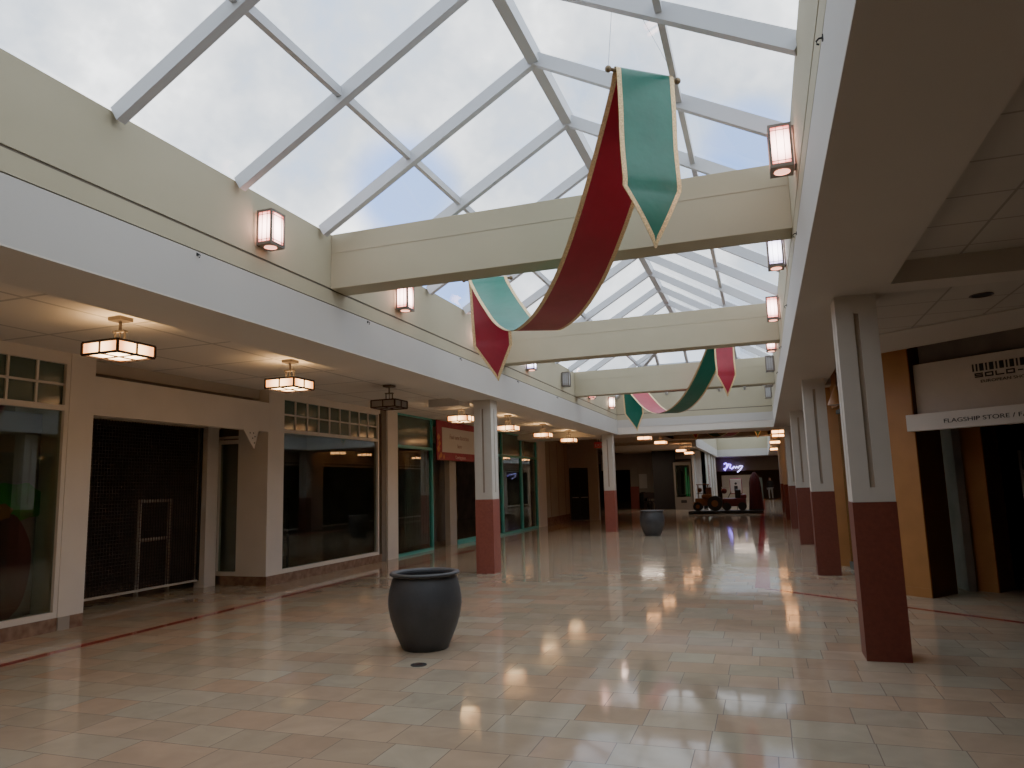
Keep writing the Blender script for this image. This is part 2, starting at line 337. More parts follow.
# ------------------------------------------------------------------ beams across the well
names = ['nearest cream beam spanning the well under the skylight, red banner passing below it',
         'second cream beam spanning the well, behind the red and green banner tail',
         'farthest cream beam spanning the well, small banner swooping beneath it']
for i, y in enumerate((7.10, 12.95, 18.80)):
    t = thing('cross_beam', names[i], 'beam', (0, y, 3.955), group='cream beams across the skylight well')
    MB().box(XL, XR, 0, .34, 0, ZT - 3.955).build('beam_body', 'cream', t, bevel=.006)
    MB().box(XL + .02, XR - .02, -.004, 0, .43, .437).build('joint_line', 'cream_line', t)

# ------------------------------------------------------------------ skylight
sk = thing('skylight', 'long gabled glass skylight with grey metal rafters over the hall', 'skylight', (0, 0, 0))
YH = 20.9
MB().bar((XRG, YN, ZR + .04), (XRG, YH, ZR + .04), .12, .17).build('ridge_beam', 'rafter', sk)
def lerp(a, b, t): return tuple(a[i] + (b[i] - a[i]) * t for i in range(3))
ys = [4.05 + 1.412 * k for k in range(-2, 12)]
for y in ys:
    if y > YH - .2: continue
    MB().bar((XL, y, ZT + .02), (XRG, y + .03, ZR + .02), .085, .135).build('rafter', 'rafter', sk)
    MB().bar((XRG, y + .03, ZR + .02), (XR + .06, y - .42, ZT + .02), .085, .135).build('rafter', 'rafter', sk)
# hip end
for xx in (XL, XR): MB().bar((xx, YE, ZT + .02), (XRG, YH, ZR + .02), .12, .16).build('hip_rafter', 'rafter', sk)
for k in (.33, .66):
    for xx in (XL, XR):
        xj = xx + (XRG - xx) * k; yj = YE + (YH - YE) * k; zj = ZT + (ZR - ZT) * k
        MB().bar((xj, YE, ZT + .02), (xj, yj, zj + .02), .08, .12).build('jack_rafter', 'rafter', sk)
        MB().bar((xx, yj, ZT + .02), (xj, yj, zj + .02), .08, .12).build('jack_rafter', 'rafter', sk)
MB().bar((XRG, YE, ZT + .02), (XRG, YH, ZR + .02), .08, .12).build('jack_rafter', 'rafter', sk)
kp = (-3.48 - XL) / (XRG - XL); kq = (XR + .5) / (XR - XRG)
zp = ZT + (ZR - ZT) * kp; zq = ZT + (ZR - ZT) * kq; yp = YE + (YH - YE) * kp
MB().bar((-3.48, YN, zp + .02), (-3.48, yp, zp + .02), .055, .09).build('purlin', 'rafter', sk)
MB().bar((-.50, YN, zq + .02), (-.50, YE + (YH - YE) * kq, zq + .02), .055, .09).build('purlin', 'rafter', sk)
MB().bar((-3.48, yp, zp + .02), (-.58, yp, zp + .02), .055, .09).build('purlin', 'rafter', sk)
MB().bar((XL + .8, YE - 1.1, ZT + .5), (XR - .75, YE - 1.1, ZT + .5), .055, .09).build('purlin', 'rafter', sk)
g = MB(); z1, z2 = ZT + .03, ZR + .05
def face(m, pts):
    m.bm.faces.new([m.bm.verts.new(p) for p in pts])
face(g, [(XL, YN, z1), (XL, YE, z1), (XRG, YH, z2), (XRG, YN, z2)])
face(g, [(XR + .06, YN, z1), (XR + .06, YE, z1), (XRG, YH, z2), (XRG, YN, z2)])
face(g, [(XL, YE, z1), (XR + .06, YE, z1), (XRG, YH, z2)])
g.build('glass_panes', 'glass', sk)

# ------------------------------------------------------------------ columns
def notch_ring(w, n, d):
    h = w / 2; q = n / 2
    return [(-h, -h), (-q, -h), (-q, -h + d), (q, -h + d), (q, -h), (h, -h), (h, -q), (h - d, -q), (h - d, q), (h, q), (h, h), (q, h), (q, h - d), (-q, h - d), (-q, h), (-h, h), (-h, q), (-h + d, q), (-h + d, -q), (-h, -q)]
def column(x, y, label, group, wm='col_white', rm='red_stone'):
    t = thing('column', label, 'column', (x, y, 0), group=group)
    s = MB().box(-.175, .175, -.175, .175, 1.372, 1.50).box(-.175, .175, -.175, .175, 3.10, ZC); s.poly(notch_ring(.35, .045, .025), 1.50, 3.10)
    s.build('upper_shaft', wm, t)
    MB().box(-.153, .153, -.153, .153, 1.495, 3.105).build('groove_lining', 'slot', t)
    MB().box(-.18, .18, -.18, .18, 0, 1.37).build('red_base', rm, t)
    return t
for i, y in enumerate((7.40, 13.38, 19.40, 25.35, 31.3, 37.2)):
    column(.92, y, ['nearest square column on the right, white above a red base', 'second column in the right hand row, white over red, just beyond the nearest one',
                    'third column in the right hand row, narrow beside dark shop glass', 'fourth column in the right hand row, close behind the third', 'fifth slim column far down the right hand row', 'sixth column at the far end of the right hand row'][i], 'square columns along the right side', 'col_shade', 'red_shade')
column(-5.035, 13.08, 'white and red square column between the large pot and the teal shopfront', 'square columns along the left side')
column(-4.96, 24.55, 'farther left column, white over red, at the corner of the well near the small pot', 'square columns along the left side')

# ------------------------------------------------------------------ planters
def planter(loc, label):
    t = thing('planter_pot', label, 'pot', loc, group='round charcoal planters on the tiled floor')
    prof = [(.225, 0), (.235, .01), (.275, .10), (.322, .21), (.357, .32), (.375, .43), (.375, .50), (.362, .59), (.342, .665), (.325, .71), (.322, .725)]
    MB().lathe(prof, 64, cap=False).build('pot_body', 'pot', t, smooth=True)
    MB().lathe([(.322, .722), (.352, .728), (.362, .742), (.355, .757), (.335, .762), (.298, .757), (.288, .74), (.288, .722)], 64, cap=False).build('rim', 'pot', t, smooth=True)
    MB().lathe([(.288, .74), (.30, .60), (.30, .3), (.22, .05), (.001, .04)], 48, cap=False).build('inner_lining', 'soil', t, smooth=True)
    return t
planter((-3.375, 6.92, 0), 'large charcoal round pot standing empty on the tiles near the camera')
planter((-3.30, 22.5, 0), 'small looking charcoal pot far down the hall beside the farther column')
t = thing('floor_outlet_cover', 'small round black cover set in the floor tiles before the large pot', 'floor cover', (-3.12, 6.25, 0))
MB().lathe([(.075, 0), (.075, .004), (.068, .006), (.001, .006)], 32, cap=False).build('cover_plate', 'rubber', t)
MB().lathe([(.045, .006), (.045, .009), (.001, .009)], 24, cap=False).build('centre_cap', 'bronze_dark', t)

# ------------------------------------------------------------------ semi-flush ceiling lanterns
def lantern(lamp):
    t = bpy.data.objects.new('ceiling_lantern', None); C.objects.link(t)
    W, Hh = .235, .125            # half width, height ; origin on the ceiling
    zb = -.415; zt = zb + Hh
    MB().box(-.085, .085, -.085, .085, -.04, 0).build('canopy', 'bronze', t, bevel=.006)
    st = MB().box(-.011, .011, -.011, .011, -.14, -.04).box(-.075, .075, -.03, .03, -.16, -.14)
    for sx in (-.065, .065): st.box(sx - .008, sx + .008, -.008, .008, zt, -.15)
    st.box(-.006, .006, -.006, .006, zt, -.15)
    st.build('stem', 'bronze', t)
    f = MB(); b = .011
    for sx in (-1, 1):
        for sy in (-1, 1): f.box(sx * W - b, sx * W + b, sy * W - b, sy * W + b, zb, zt)
    for z in (zb, zt):
        for s in (-1, 1):
            f.box(-W, W, s * W - b, s * W + b, z - b, z + b); f.box(s * W - b, s * W + b, -W, W, z - b, z + b)
    for s in (-1, 1):
        f.box(-b * .7, b * .7, s * W - b, s * W + b, zb, zt); f.box(s * W - b, s * W + b, -b * .7, b * .7, zb, zt)
    f.box(-W, W, -.006, .006, zt, zt + .012)
    f.box(-b * .6, b * .6, -W, W, zb - .008, zb + .004); f.box(-W, W, -b * .6, b * .6, zb - .008, zb + .004)
    f.build('frame', 'bronze_dark', t)
    o = MB().box(-W + .004, W - .004, -W + .004, W - .004, -Hh / 2 + .006, Hh / 2 - .006).build('glass_box', lamp, t, loc=(0, 0, zb + Hh / 2))
    return t
lant = lantern('lamp'); lant_off = lantern('lamp_off'); lant_far = lantern('lamp_far')
lbl = ['lit square bronze lantern hanging nearest, above the left shop entrance', 'lit square lantern above the left pillar of the paned shop window',
       'unlit dark lantern hanging at the end of the paned shop window', 'bright lantern in front of the red and white shop sign',
       'lit lantern just past the left column, against teal glass', 'lit lantern above the far part of the teal shopfront', 'lit lantern at the end of the teal shopfront near the beige wall']
used = set()
def place(src, loc, label, group):
    if src in used: o = copy_tree(src)
    else: o = src; used.add(src)
    o.location = loc; tag(o, label, 'ceiling light', group, 'thing'); return o
LX = -6.30
for k in range(7):
    src = lant_off if k == 2 else lant
    place(src, (-6.25, (5.66, 8.55, 11.45, 14.75, 17.9, 21.1, 24.2)[k], ZA), lbl[k], 'bronze lanterns along the left aisle ceiling')
place(lant, (LX, 2.75, ZA), 'lit square lantern above the window with the plant mural', 'bronze lanterns along the left aisle ceiling')
far = [(.62, 27.3, 3.6), (.66, 29.6, 3.6), (.62, 35.0, 3.6), (.66, 39.6, 3.47), (-4.1, 27.2, 3.6), (-3.98, 30.8, 3.6), (-3.75, 36.6, 3.47), (-3.7, 40.2, 3.47), (1.0, 62.8, 3.47), (-.62, 63.5, 3.47), (-2.62, 63.1, 3.47)]
fl = ['lit lantern in the far hall, nearest on the right by the column row', 'second lit lantern on the right of the far hall', 'third lit lantern on the right of the far hall', 'fourth lit lantern on the right of the far hall',
      'lit lantern just past the end fascia on the left', 'second lit lantern past the end fascia on the left', 'third lantern in the far left row, before the white shop block', 'last lantern in the far left row, beside the white shop block',
      'tiny lit lantern over the far end, right of the neon sign', 'tiny lit lantern over the far end, in the middle', 'tiny lit lantern just above the violet neon sign']
for p, l in zip(far, fl): place(lant_far, p, l, 'lanterns in the far hall')

# ------------------------------------------------------------------ wall sconces (origin on the wall face, x pointing out)
def sconce(glass):
    t = bpy.data.objects.new('wall_sconce', None); C.objects.link(t)
    h, w, d = .165, .10, .19
    MB().box(0, .015, -.07, .07, -h, h).build('backplate', 'sc_frame', t)
    f = MB(); b = .010
    for x in (.03, d):
        for sy in (-1, 1): f.box(x - b, x + b, sy * w - b, sy * w + b, -h, h)
    for z in (-h, h):
        for sy in (-1, 1): f.box(.03, d, sy * w - b, sy * w + b, z - b, z + b)
        for x in (.03, d): f.box(x - b, x + b, -w, w, z - b, z + b)
    for sy in (-1, 1):
        for q in (.32, .68): f.box(.03 + (d - .03) * q - .002, .03 + (d - .03) * q + .002, sy * w - .004 * 1, sy * w + .004, -h, h)
        for z in (-h * .78, h * .78): f.box(.03, d, sy * w - .004, sy * w + .004, z - .002, z + .002)
    for q in (-.5, .5): f.box(d - .004, d + .004, q * w * 1.3 - .002, q * w * 1.3 + .002, -h, h)
    for z in (-h * .78, h * .78): f.box(d - .004, d + .004, -w, w, z - .002, z + .002)
    f.box(.02, d + .01, -w - .01, w + .01, h, h + .012); f.box(.0, .03, -.03, .03, -.08, .08)
    f.build('frame', 'sc_frame', t)
    MB().box(-(d - .03) / 2 + .003, (d - .03) / 2 - .003, -w + .003, w - .003, -h + .012, h - .004).build('glass_box', glass, t, loc=(.03 + (d - .03) / 2, 0, 0))
    MB().box(.02, d + .01, -w - .01, w + .01, -h - .02, -h + .006).build('bottom_plate', 'sc_frame', t)
    MB().lathe([(.062, -.004), (.062, 0), (.001, .001)], 24, c=((d + .03) / 2, 0, -h - .021), cap=False).build('bottom_glow_disc', glass if glass == 'sc_off' else 'sc_disc', t)
    return t
MT['sc_disc'] = mat('sconce_bottom_glow', (.8, .4, .3), .4, emit=(1, .42, .30), estr=2.2)
SC = {k: sconce(k) for k in ('sc_pink', 'sc_violet', 'sc_warm', 'sc_off')}
kinds = {'L': ['sc_pink', 'sc_pink', 'sc_pink', 'sc_pink', 'sc_violet', 'sc_off', 'sc_pink', 'sc_warm'], 'R': ['sc_pink', 'sc_pink', 'sc_violet', 'sc_pink', 'sc_pink', 'sc_off', 'sc_off', 'sc_off']}
word = {'sc_pink': 'glowing pink white', 'sc_violet': 'cool violet white', 'sc_warm': 'warm white', 'sc_off': 'unlit grey'}
where = ['', 'before the nearest beam', 'just past the nearest beam', 'close before the second beam', 'just past the second beam', 'close before the farthest beam', 'just past the farthest beam', 'nearest the end wall']
for side in 'LR':
    for i in range(1, 8):
        k = kinds[side][i]; y = 5.85 + 2.92 * (i - 1)
        if side == 'R': y += (.12, .05, .1, .1, 0, 0, 0)[i - 1]
        o = place(SC[k], (XL if side == 'L' else XR, y, 4.245), f"{word[k]} box lamp on the {'left' if side == 'L' else 'right'} cream wall {where[i]}", 'box lamps on the cream walls of the well')
        o['category'] = 'wall lamp'; o.rotation_euler = (0, 0, 0 if side == 'L' else PI)

# small hooks along the fascias
hk = None
for side in 'LR':
    for i, y in enumerate((2.0, 4.98, 7.94, 10.94, 13.93, 16.95) if side == 'L' else (3.6, 6.6, 9.4, 12.4, 15.4)):
        if hk is None:
            hk = MB().tube([(0, 0, 0), (.02, 0, 0), (.032, 0, -.012), (.03, 0, -.028), (.02, 0, -.032)], .005, 6).box(-.002, .005, -.012, .012, -.014, .014).build('fascia_hook', 'rubber'); o = hk
        else: o = hk.copy(); C.objects.link(o)
        o.location = (XL if side == 'L' else XR, y, 3.735); o.rotation_euler = (0, 0, 0 if side == 'L' else PI)
        tag(o, 'small dark hook on the top edge of the white fascia on the ' + ('left' if side == 'L' else 'right') + ' side', 'hook', 'hooks along the ' + ('left' if side == 'L' else 'right') + ' white fascia', 'thing')

# ------------------------------------------------------------------ banners
TZ = [(0, 5.10), (.06, 4.77), (.14, 4.37), (.22, 4.03), (.30, 3.76), (.38, 3.58), (.46, 3.47), (.54, 3.43), (.60, 3.44), (.68, 3.54), (.76, 3.72), (.84, 3.98), (.92, 4.27), (1, 4.60)]
def interp(t):
    pts = TZ
    for i in range(len(pts) - 1):
        if t <= pts[i + 1][0]:
            p0 = pts[max(i - 1, 0)]; p1 = pts[i]; p2 = pts[i + 1]; p3 = pts[min(i + 2, len(pts) - 1)]
            m1 = (p2[1] - p0[1]) / (p2[0] - p0[0]); m2 = (p3[1] - p1[1]) / (p3[0] - p1[0]); h = p2[0] - p1[0]; s = (t - p1[0]) / h
            return (2 * s**3 - 3 * s**2 + 1) * p1[1] + (s**3 - 2 * s**2 + s) * h * m1 + (-2 * s**3 + 3 * s**2) * p2[1] + (s**3 - s**2) * h * m2
    return pts[-1][1]
def banner(dy, dz, top, under, label, R1=((-.95, 5.73), (-.51, 6.07)), R2=((-3.84, 9.40), (-3.29, 9.53)), z1=5.10, z2=4.58, dx=0, wires=True):
    t = thing('banner', label, 'banner', ((R1[0][0] + R1[1][0]) / 2 + dx, (R1[0][1] + R1[1][1]) / 2 + dy, 3.2 + dz), group='long red and green banners hanging in swoops')
    org = Vector(((R1[0][0] + R1[1][0]) / 2, (R1[0][1] + R1[1][1]) / 2, 3.2))
    a0, b0 = Vector((*R1[0], 0)), Vector((*R1[1], 0)); a1, b1 = Vector((*R2[0], 0)), Vector((*R2[1], 0))
    st = []  # stations: (left point, right point, half-width factor)
    c0 = (a0 + b0) / 2; c1 = (a1 + b1) / 2; fw = (c1 - c0).normalized()
    s0 = (b0 - a0); s1 = (b1 - a1); n0 = Vector((s0.y, -s0.x, 0)).normalized(); n1 = Vector((-s1.y, s1.x, 0)).normalized()
    def add(c, s, w, z): st.append((Vector((c.x, c.y, z)), s, w))
    T1, T2 = 1.05, .97; P1, P2 = .52, .52
    N = 10
    for i in range(N + 1):                         # tail 1 from the tip up
        u = i / N
        if u < .001: w = .02
        else: w = u
        add(c0 + n0 * (.035 + .02 * math.sin(u * 3)), s0, w, z1 - T1 - P1 * (1 - u))
    for i in range(1, 21):
        u = i / 20; add(c0 + n0 * (.035 + .012 * math.sin(u * 9 + 1) * (1 - u)), s0, 1, z1 - T1 * (1 - u) - .004)
    for a in (45, 90, 135): add(c0 + n0 * .028 * math.cos(math.radians(a)), s0, 1, z1 + .028 * math.sin(math.radians(a)))
    M_ = 60
    for i in range(1, M_):
        u = i / M_; ca = c0.lerp(c1, u); s = s0.lerp(s1, u); add(ca, s, 1, interp(u) + (z1 - 5.10) * (1 - u) + (z2 - 4.60) * u)
    for a in (135, 90, 45): add(c1 + n1 * .028 * math.cos(math.radians(a)), s1, 1, z2 + .028 * math.sin(math.radians(a)))
    for i in range(20):
        u = i / 20; add(c1 + n1 * (.035 + .012 * math.sin(u * 8) * u) + s1.normalized() * .05 * u, s1, 1, z2 - T2 * u - .004)
    for i in range(N + 1):
        u = i / N; add(c1 + n1 * .04 + s1.normalized() * (.05 + .07 * u), s1, max(1 - u, .02), z2 - T2 - P2 * u)
    # normals
    K = len(st); nrm = []
    for i in range(K):
        d = (st[min(i + 1, K - 1)][0] - st[max(i - 1, 0)][0]).normalized(); nrm.append(st[i][1].normalized().cross(d).normalized())
    def layer(off, cols_from, cols_to, name, m):
        mb = MB(); rows = []
        for i in range(K):
            c, s, w = st[i]; L = s.length / 2; sd = s.normalized(); hw = L * w; gb = min(.042, hw * .95)
            us = {'a': -hw, 'b': -hw + gb, 'c': hw - gb, 'd': hw}
            u0, u1 = us[cols_from], us[cols_to]; n = 8 if cols_from == 'b' else 1
            rows.append([mb.bm.verts.new(c + sd * (u0 + (u1 - u0) * k / n) + nrm[i] * off - org) for k in range(n + 1)])
        for r0, r1 in zip(rows, rows[1:]):
            for k in range(len(r0) - 1): mb.bm.faces.new((r0[k], r0[k + 1], r1[k + 1], r1[k]))
        return mb
    sgn = 1
    def fin(mb, name, m): o = mb.build(name, m, t, smooth=True); return o
    fin(layer(.003, 'b', 'c', '', ''), 'upper_cloth', top)
    fin(layer(-.003, 'b', 'c', '', ''), 'under_cloth', under)
    gt = layer(-.004, 'a', 'b', '', ''); 
    for off, f_, t_ in ((.004, 'a', 'b'), (-.004, 'c', 'd'), (.004, 'c', 'd')):
        l = layer(off, f_, t_, '', ''); me = bpy.data.meshes.new('tmp'); l.bm.to_mesh(me); l.bm.free(); gt.bm.from_mesh(me); bpy.data.meshes.remove(me)
    fin(gt, 'gold_trim', 'gold')
    for c, s, z in ((c0, s0, z1), (c1, s1, z2)):
        sd = s.normalized(); L = s.length / 2 + .06; e0 = Vector((c.x, c.y, z)) - sd * L - org; e1 = Vector((c.x, c.y, z)) + sd * L - org
        r = MB().tube([e0, e1], .016, 10).build('rod', 'brass', t, smooth=True)
        MB().ball(e0, .030).ball(e1, .030).build('finials', 'brass', r, smooth=True)
        if wires:
            apex = Vector(((c.x) * .85 + XRG * .15, c.y - .1, z + 1.0 if abs(c.x + .73) < .5 else ZT + .4)) - org
            MB().tube([e0, apex], .0025, 4).tube([e1, apex], .0025, 4).tube([apex, apex + Vector((0, 0, .25))], .0025, 4).build('hanging_wire', 'wire', t)
    return t
banner(0, 0, 'cloth_green', 'cloth_red', 'large banner nearest the camera, green tail in front and crimson underside swooping below the beam')
banner(11.75, .02, 'cloth_red', 'cloth_green', 'middle banner, dark green underside with a red tail on its right end', dx=.05)
banner(24.1, 0, 'cloth_green', 'cloth_red', 'farthest banner hanging in the dark raised ceiling beyond the well', dx=.61, z1=4.77, z2=4.93, R2=((-3.72, 9.42), (-3.20, 9.53)), wires=False)
# ------------------------------------------------------------------ left shopfronts
def window_unit(name, label, y0, y1, z0, z1, ztr, cols, loc_y=None, fm='shop_white', rows=2, x=XS, group=None, mull=()):
    """display window standing in the plane x, from y0 to y1, with a paned transom above ztr"""
    t = thing(name, label, 'shop window', (x, (y0 + y1) / 2, 0), group=group); ym = (y0 + y1) / 2
    a, b = y0 - ym, y1 - ym; f = MB(); fw = .055
    f.box(-.05, .05, a, b, z0, z0 + .07); f.box(-.05, .05, a, a + fw, z0 + .07, z1); f.box(-.05, .05, b - fw, b, z0 + .07, z1); f.box(-.05, .05, a + fw, b - fw, z1 - .04, z1)
    f.box(-.05, .05, a + fw, b - fw, ztr, ztr + .07)
    for m in mull: f.box(-.02, .0, m - ym - .007, m - ym + .007, z0 + .07, ztr)
    f.build('window_frame', fm, t)
    if cols:
        g = MB(); pw = (b - a - 2 * fw) / cols; zt0 = ztr + .07; ph = (z1 - .04 - zt0) / rows
        for c in range(1, cols): g.box(-.025, .025, a + fw + c * pw - .014, a + fw + c * pw + .014, zt0, z1 - .04)
        for r in range(1, rows): g.box(-.025, .025, a + fw, b - fw, zt0 + r * ph - .014, zt0 + r * ph + .014)
        g.build('transom_grid', fm, t)
        MB().box(-.006, 0, a + fw, b - fw, zt0, z1 - .04).build('transom_glass', 'transom_glass', t)
    MB().box(-.004, .004, a + fw, b - fw, z0 + .07, ztr).build('glass_pane', 'shop_glass', t)
    return t
window_unit('display_window', 'tall shop window at the left edge with a green and red mural behind it', 3.0, 6.84, .16, 3.36, 2.72, 10)
window_unit('display_window', 'wide dark shop window under two rows of small panes', 11.22, 14.80, .16, 3.37, 2.71, 9)
# baseboards
struct(MB().box(XS - .06, XS + .06, -4, 7.20, 0, .16), 'baseboard_left', 'marble')
struct(MB().box(XS - .06, XS + .06, 10.82, 14.9, 0, .16).box(-9.35, XS - .06, 10.84, 10.93, 0, .16), 'baseboard_left_far', 'marble')
struct(MB().box(XS - .05, XS + .075, 6.84, 7.0, 0, .16), 'trim_4', 'beige')
# shopfront walls
struct(MB().box(XS - .25, XS + .05, -4, 3.0, .16, ZA).box(XS - .08, XS + .05, 3.0, 6.84, 3.36, ZA), 'wall_shopfront_near', 'shop_white')
struct(MB().box(XS - .9, XS + .06, 6.84, 7.20, .16, ZA), 'wall_pier_near', 'shop_white')
struct(MB().box(XS - .08, XS + .05, 10.82, 11.22, .16, ZA).box(-9.0, XS - .08, 10.82, 10.95, .16, ZA).box(XS - .08, XS + .05, 11.22, 14.86, 3.37, ZA), 'wall_pier_middle', 'shop_white')
h = thing('entrance_header', 'plain white header board over the dark gated shop entrance', 'header', (XS, 9.0, 2.70))
MB().box(-.08, .05, 7.20 - 9, 10.82 - 9, 0, .52).build('header_board', 'shop_white', h)
br = MB().poly([(0, 0), (.42, 0), (.30, -.35)], -.01, .01)
for v in br.bm.verts: v.co = Vector((v.co.z, v.co.x, v.co.y))
br.build('corner_bracket', 'shop_white', h, loc=(.045, 1.14, .02))
dots = MB()
for (py, pz) in ((.18, -.07), (.27, -.07), (.25, -.16), (.31, -.13), (.30, -.24)): dots.box(.056, .058, py - .012 + 1.14, py + .012 + 1.14, pz - .012 + .02, pz + .012 + .02)
dots.build('bracket_holes', 'black', h)
struct(MB().box(-9.5, XS - .15, 7.20, 10.82, 3.30, ZA), 'ceiling_entrance_recess', 'soffit')
struct(MB().box(-9.6, -9.45, 7.28, 10.87, 2.80, 3.4), 'wall_above_gate', 'soffit')
# gate
gt = thing('security_gate', 'closed dark rolling grille across the recessed shop entrance', 'gate', (-9.52, 9.0, .15))
gm = MB()
k = -1.7
while k < 1.45:
    gm.box(-.004, .004, k - .004, k + .004, 0, 2.66); k += .055
for j in range(48): gm.box(-.005, .005, -1.72, 1.45, .03 + j * .055, .036 + j * .055)
gm.build('grille', 'dark2', gt)
MB().box(-.02, .02, -1.72, 1.45, -.035, 0).build('bottom_rail', 'soffit', gt)
for yy in (-1.76, 1.45): MB().box(-.02, .02, yy, yy + .04, -.035, 2.7).build('side_channel', 'black', gt)
struct(MB().box(-9.62, -9.40, 10.50, 10.78, 0, 2.85), 'wall_gate_post', 'shop_white')
sw = window_unit('side_window', 'narrow dark side window beside the gated entrance', 0, .60, .16, 2.66, 2.52, 0, x=0)
sw.location = (-9.20, 10.90, 0); sw.rotation_euler = (0, 0, PI / 2)
for o in sw.children: o.location = (0, 0, 0)
t = thing('antitheft_gate', 'pale security pedestal frame seen dimly behind the grille', 'security gate', (-10.4, 10.35, 0), rz=.1)
MB().box(-.03, .03, -.42, -.36, 0, 1.55).box(-.03, .03, .36, .42, 0, 1.55).box(-.03, .03, -.42, .42, 1.5, 1.56).box(-.02, .02, -.36, .36, .82, .88).build('frame', 'sign_white', t, bevel=.01)
# mural behind window A
mu = thing('window_mural', 'dark mural of green foliage and a big red shape behind the leftmost window', 'mural', (-8.75, 5.4, .2))
MB().box(-.02, 0, -2, 1.40, 0, 2.5).build('backing_panel', 'dark', mu)
def blob(m, name, cy, cz, ry, rz, x, wob=.0):
    b = MB(); n = 40; vs = [b.bm.verts.new((x, cy + ry * (1 + wob * math.sin(5 * i * 2 * PI / n)) * math.cos(2 * PI * i / n), cz + rz * (1 + wob * math.sin(7 * i * 2 * PI / n)) * math.sin(2 * PI * i / n))) for i in range(n)]
    b.bm.faces.new(vs); return b.build(name, m, mu)
blob('leaf_green', 'green_foliage', 1.10, 1.38, .42, .24, .004, .10); blob('mural_red', 'red_shape', .98, .60, .38, .66, .008, .02); blob('mural_orange', 'orange_patch', .92, 1.27, .16, .10, .012, .1)
# pillars and teal shopfront
struct(MB().box(XS - .1, XS + .06, 14.90, 15.12, 0, ZA), 'trim_5', 'groove')
struct(MB().box(XS - .2, XS + .10, 15.12, 15.62, 0, ZA), 'wall_pier_teal', 'shop_white')
window_unit('teal_shop_window', 'teal framed tall window left of the red and white sign', 15.64, 17.70, 0, ZA, 2.62, 1, fm='teal', rows=1, group='teal framed shop windows')
bl = thing('vertical_blind', 'grey slatted blind behind the teal framed shop entrance', 'blind', (XS - .5, 18.3, .1))
b_ = MB()
for i in range(26): b_.box(-.01, .01, -1.2 + i * .1, -1.2 + i * .1 + .07, 0, 2.5)
b_.build('slats', 'grey_blind', bl)
struct(MB().box(XS - .15, XS + .0, 18.88, 19.35, 0, ZA), 'trim_6', 'beige')
struct(MB().box(XS - .1, XS + .02, 19.35, 21.6, 0, .12).box(XS - .1, XS + .02, 17.7, 18.88, 3.3, ZA), 'trim_7', 'teal')
window_unit('teal_shop_window', 'teal framed window run seen just right of the left column', 21.4, 23.2, 0, ZA, 2.62, 1, fm='teal', rows=1, group='teal framed shop windows')
window_unit('teal_shop_window', 'middle teal framed window of the run past the left column', 23.2, 25.3, 0, ZA, 2.62, 1, fm='teal', rows=1, group='teal framed shop windows')
window_unit('teal_shop_window', 'last teal framed window before the beige wall', 25.3, 27.2, 0, ZA, 2.62, 1, fm='teal', rows=1, group='teal framed shop windows')
# hanging red and white sign
sg = thing('shop_sign', 'red bordered white sign hung over the teal shop entrance', 'sign', (XS + .12, 19.20, 2.37))
MB().box(0, .03, -1.45, 1.45, 0, 1.08).build('red_board', 'sign_red', sg)
MB().box(.03, .036, -1.12, 1.30, .22, .90).build('white_panel', 'sign_white', sg)
lf = MB()
for (cy, cz, r) in ((-1.35, .62, .10), (-1.30, .45, .08), (-1.36, .30, .10), (-1.2, .14, .08), (-1.3, .08, .07), (-1.02, .09, .07)):
    lf.bm.faces.new([lf.bm.verts.new((.037, cy + r * math.cos(a * PI / 4) * (.6 if a % 2 else 1), cz + r * math.sin(a * PI / 4))) for a in range(8)])
lf.build('leaf_pattern', 'sign_orange', sg)
def wall_text_mtx(y, z, x): # reads along +y when seen from +x
    return Matrix.Translation((x, y, z)) @ Matrix(((0, 0, 1, 0), (1, 0, 0, 0), (0, 1, 0, 0), (0, 0, 0, 1)))
text('Find new favorites', .19, 'sign_text', sg, wall_text_mtx(.08, .60, .040), align='CENTER')
text('here', .17, 'sign_text', sg, wall_text_mtx(.08, .36, .040), align='CENTER')
text('Coming soon', .14, 'sign_pink', sg, wall_text_mtx(.15, .05, .034), align='CENTER')
# beige wall beyond and openings
struct(MB().box(XS - .2, XS + .1, 27.2, 28.2, 0, ZA), 'wall_pier_far', 'shop_white')
struct(MB().box(XS - .2, XS - .02, 28.2, 32.2, 0, 3.6), 'wall_panels_far', 'beige')
for yy in (29.2, 30.4, 31.6): struct(MB().box(XS - .02, XS - .01, yy, yy + .03, .3, 3.4), 'trim_8', 'groove')
struct(MB().box(XS - .02, XS + .02, 28.2, 32.2, 0, .3), 'baseboard_far', 'marble')
# doorway with dark opening on a closer wall
struct(MB().box(-8.62, -8.42, 32.2, 32.5, 0, 3.6).box(-7.5, -7.05, 32.2, 32.5, 0, 3.6).box(-8.42, -7.5, 32.2, 32.5, 2.36, 3.6).box(-6.74, -6.55, 32.2, 32.5, 1.37, 3.6), 'wall_far_left', 'beige')
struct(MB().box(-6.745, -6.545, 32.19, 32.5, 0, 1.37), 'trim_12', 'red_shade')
dr = thing('dark_doorway', 'dark double door with a bright push bar in the far left wall', 'door', (-7.95, 32.40, 0))
MB().box(-.46, -.42, -.06, .06, 0, 2.35).box(.41, .45, -.06, .06, 0, 2.35).box(-.42, .41, -.06, .06, 2.29, 2.35).build('door_frame', 'dark2', dr)
for sx in (-.415, .0): MB().box(sx, sx + .405, 0, .04, .02, 2.28).build('door_leaf', 'black', dr)
MB().box(-.36, -.05, -.05, -.02, 1.0, 1.04).box(.05, .36, -.05, -.02, 1.0, 1.04).build('push_bar', 'lamp_off', dr)
ex = thing('exit_sign', 'small red lit exit sign below the ceiling by the farther left column', 'exit sign', (-6.45, 30, 3.22))
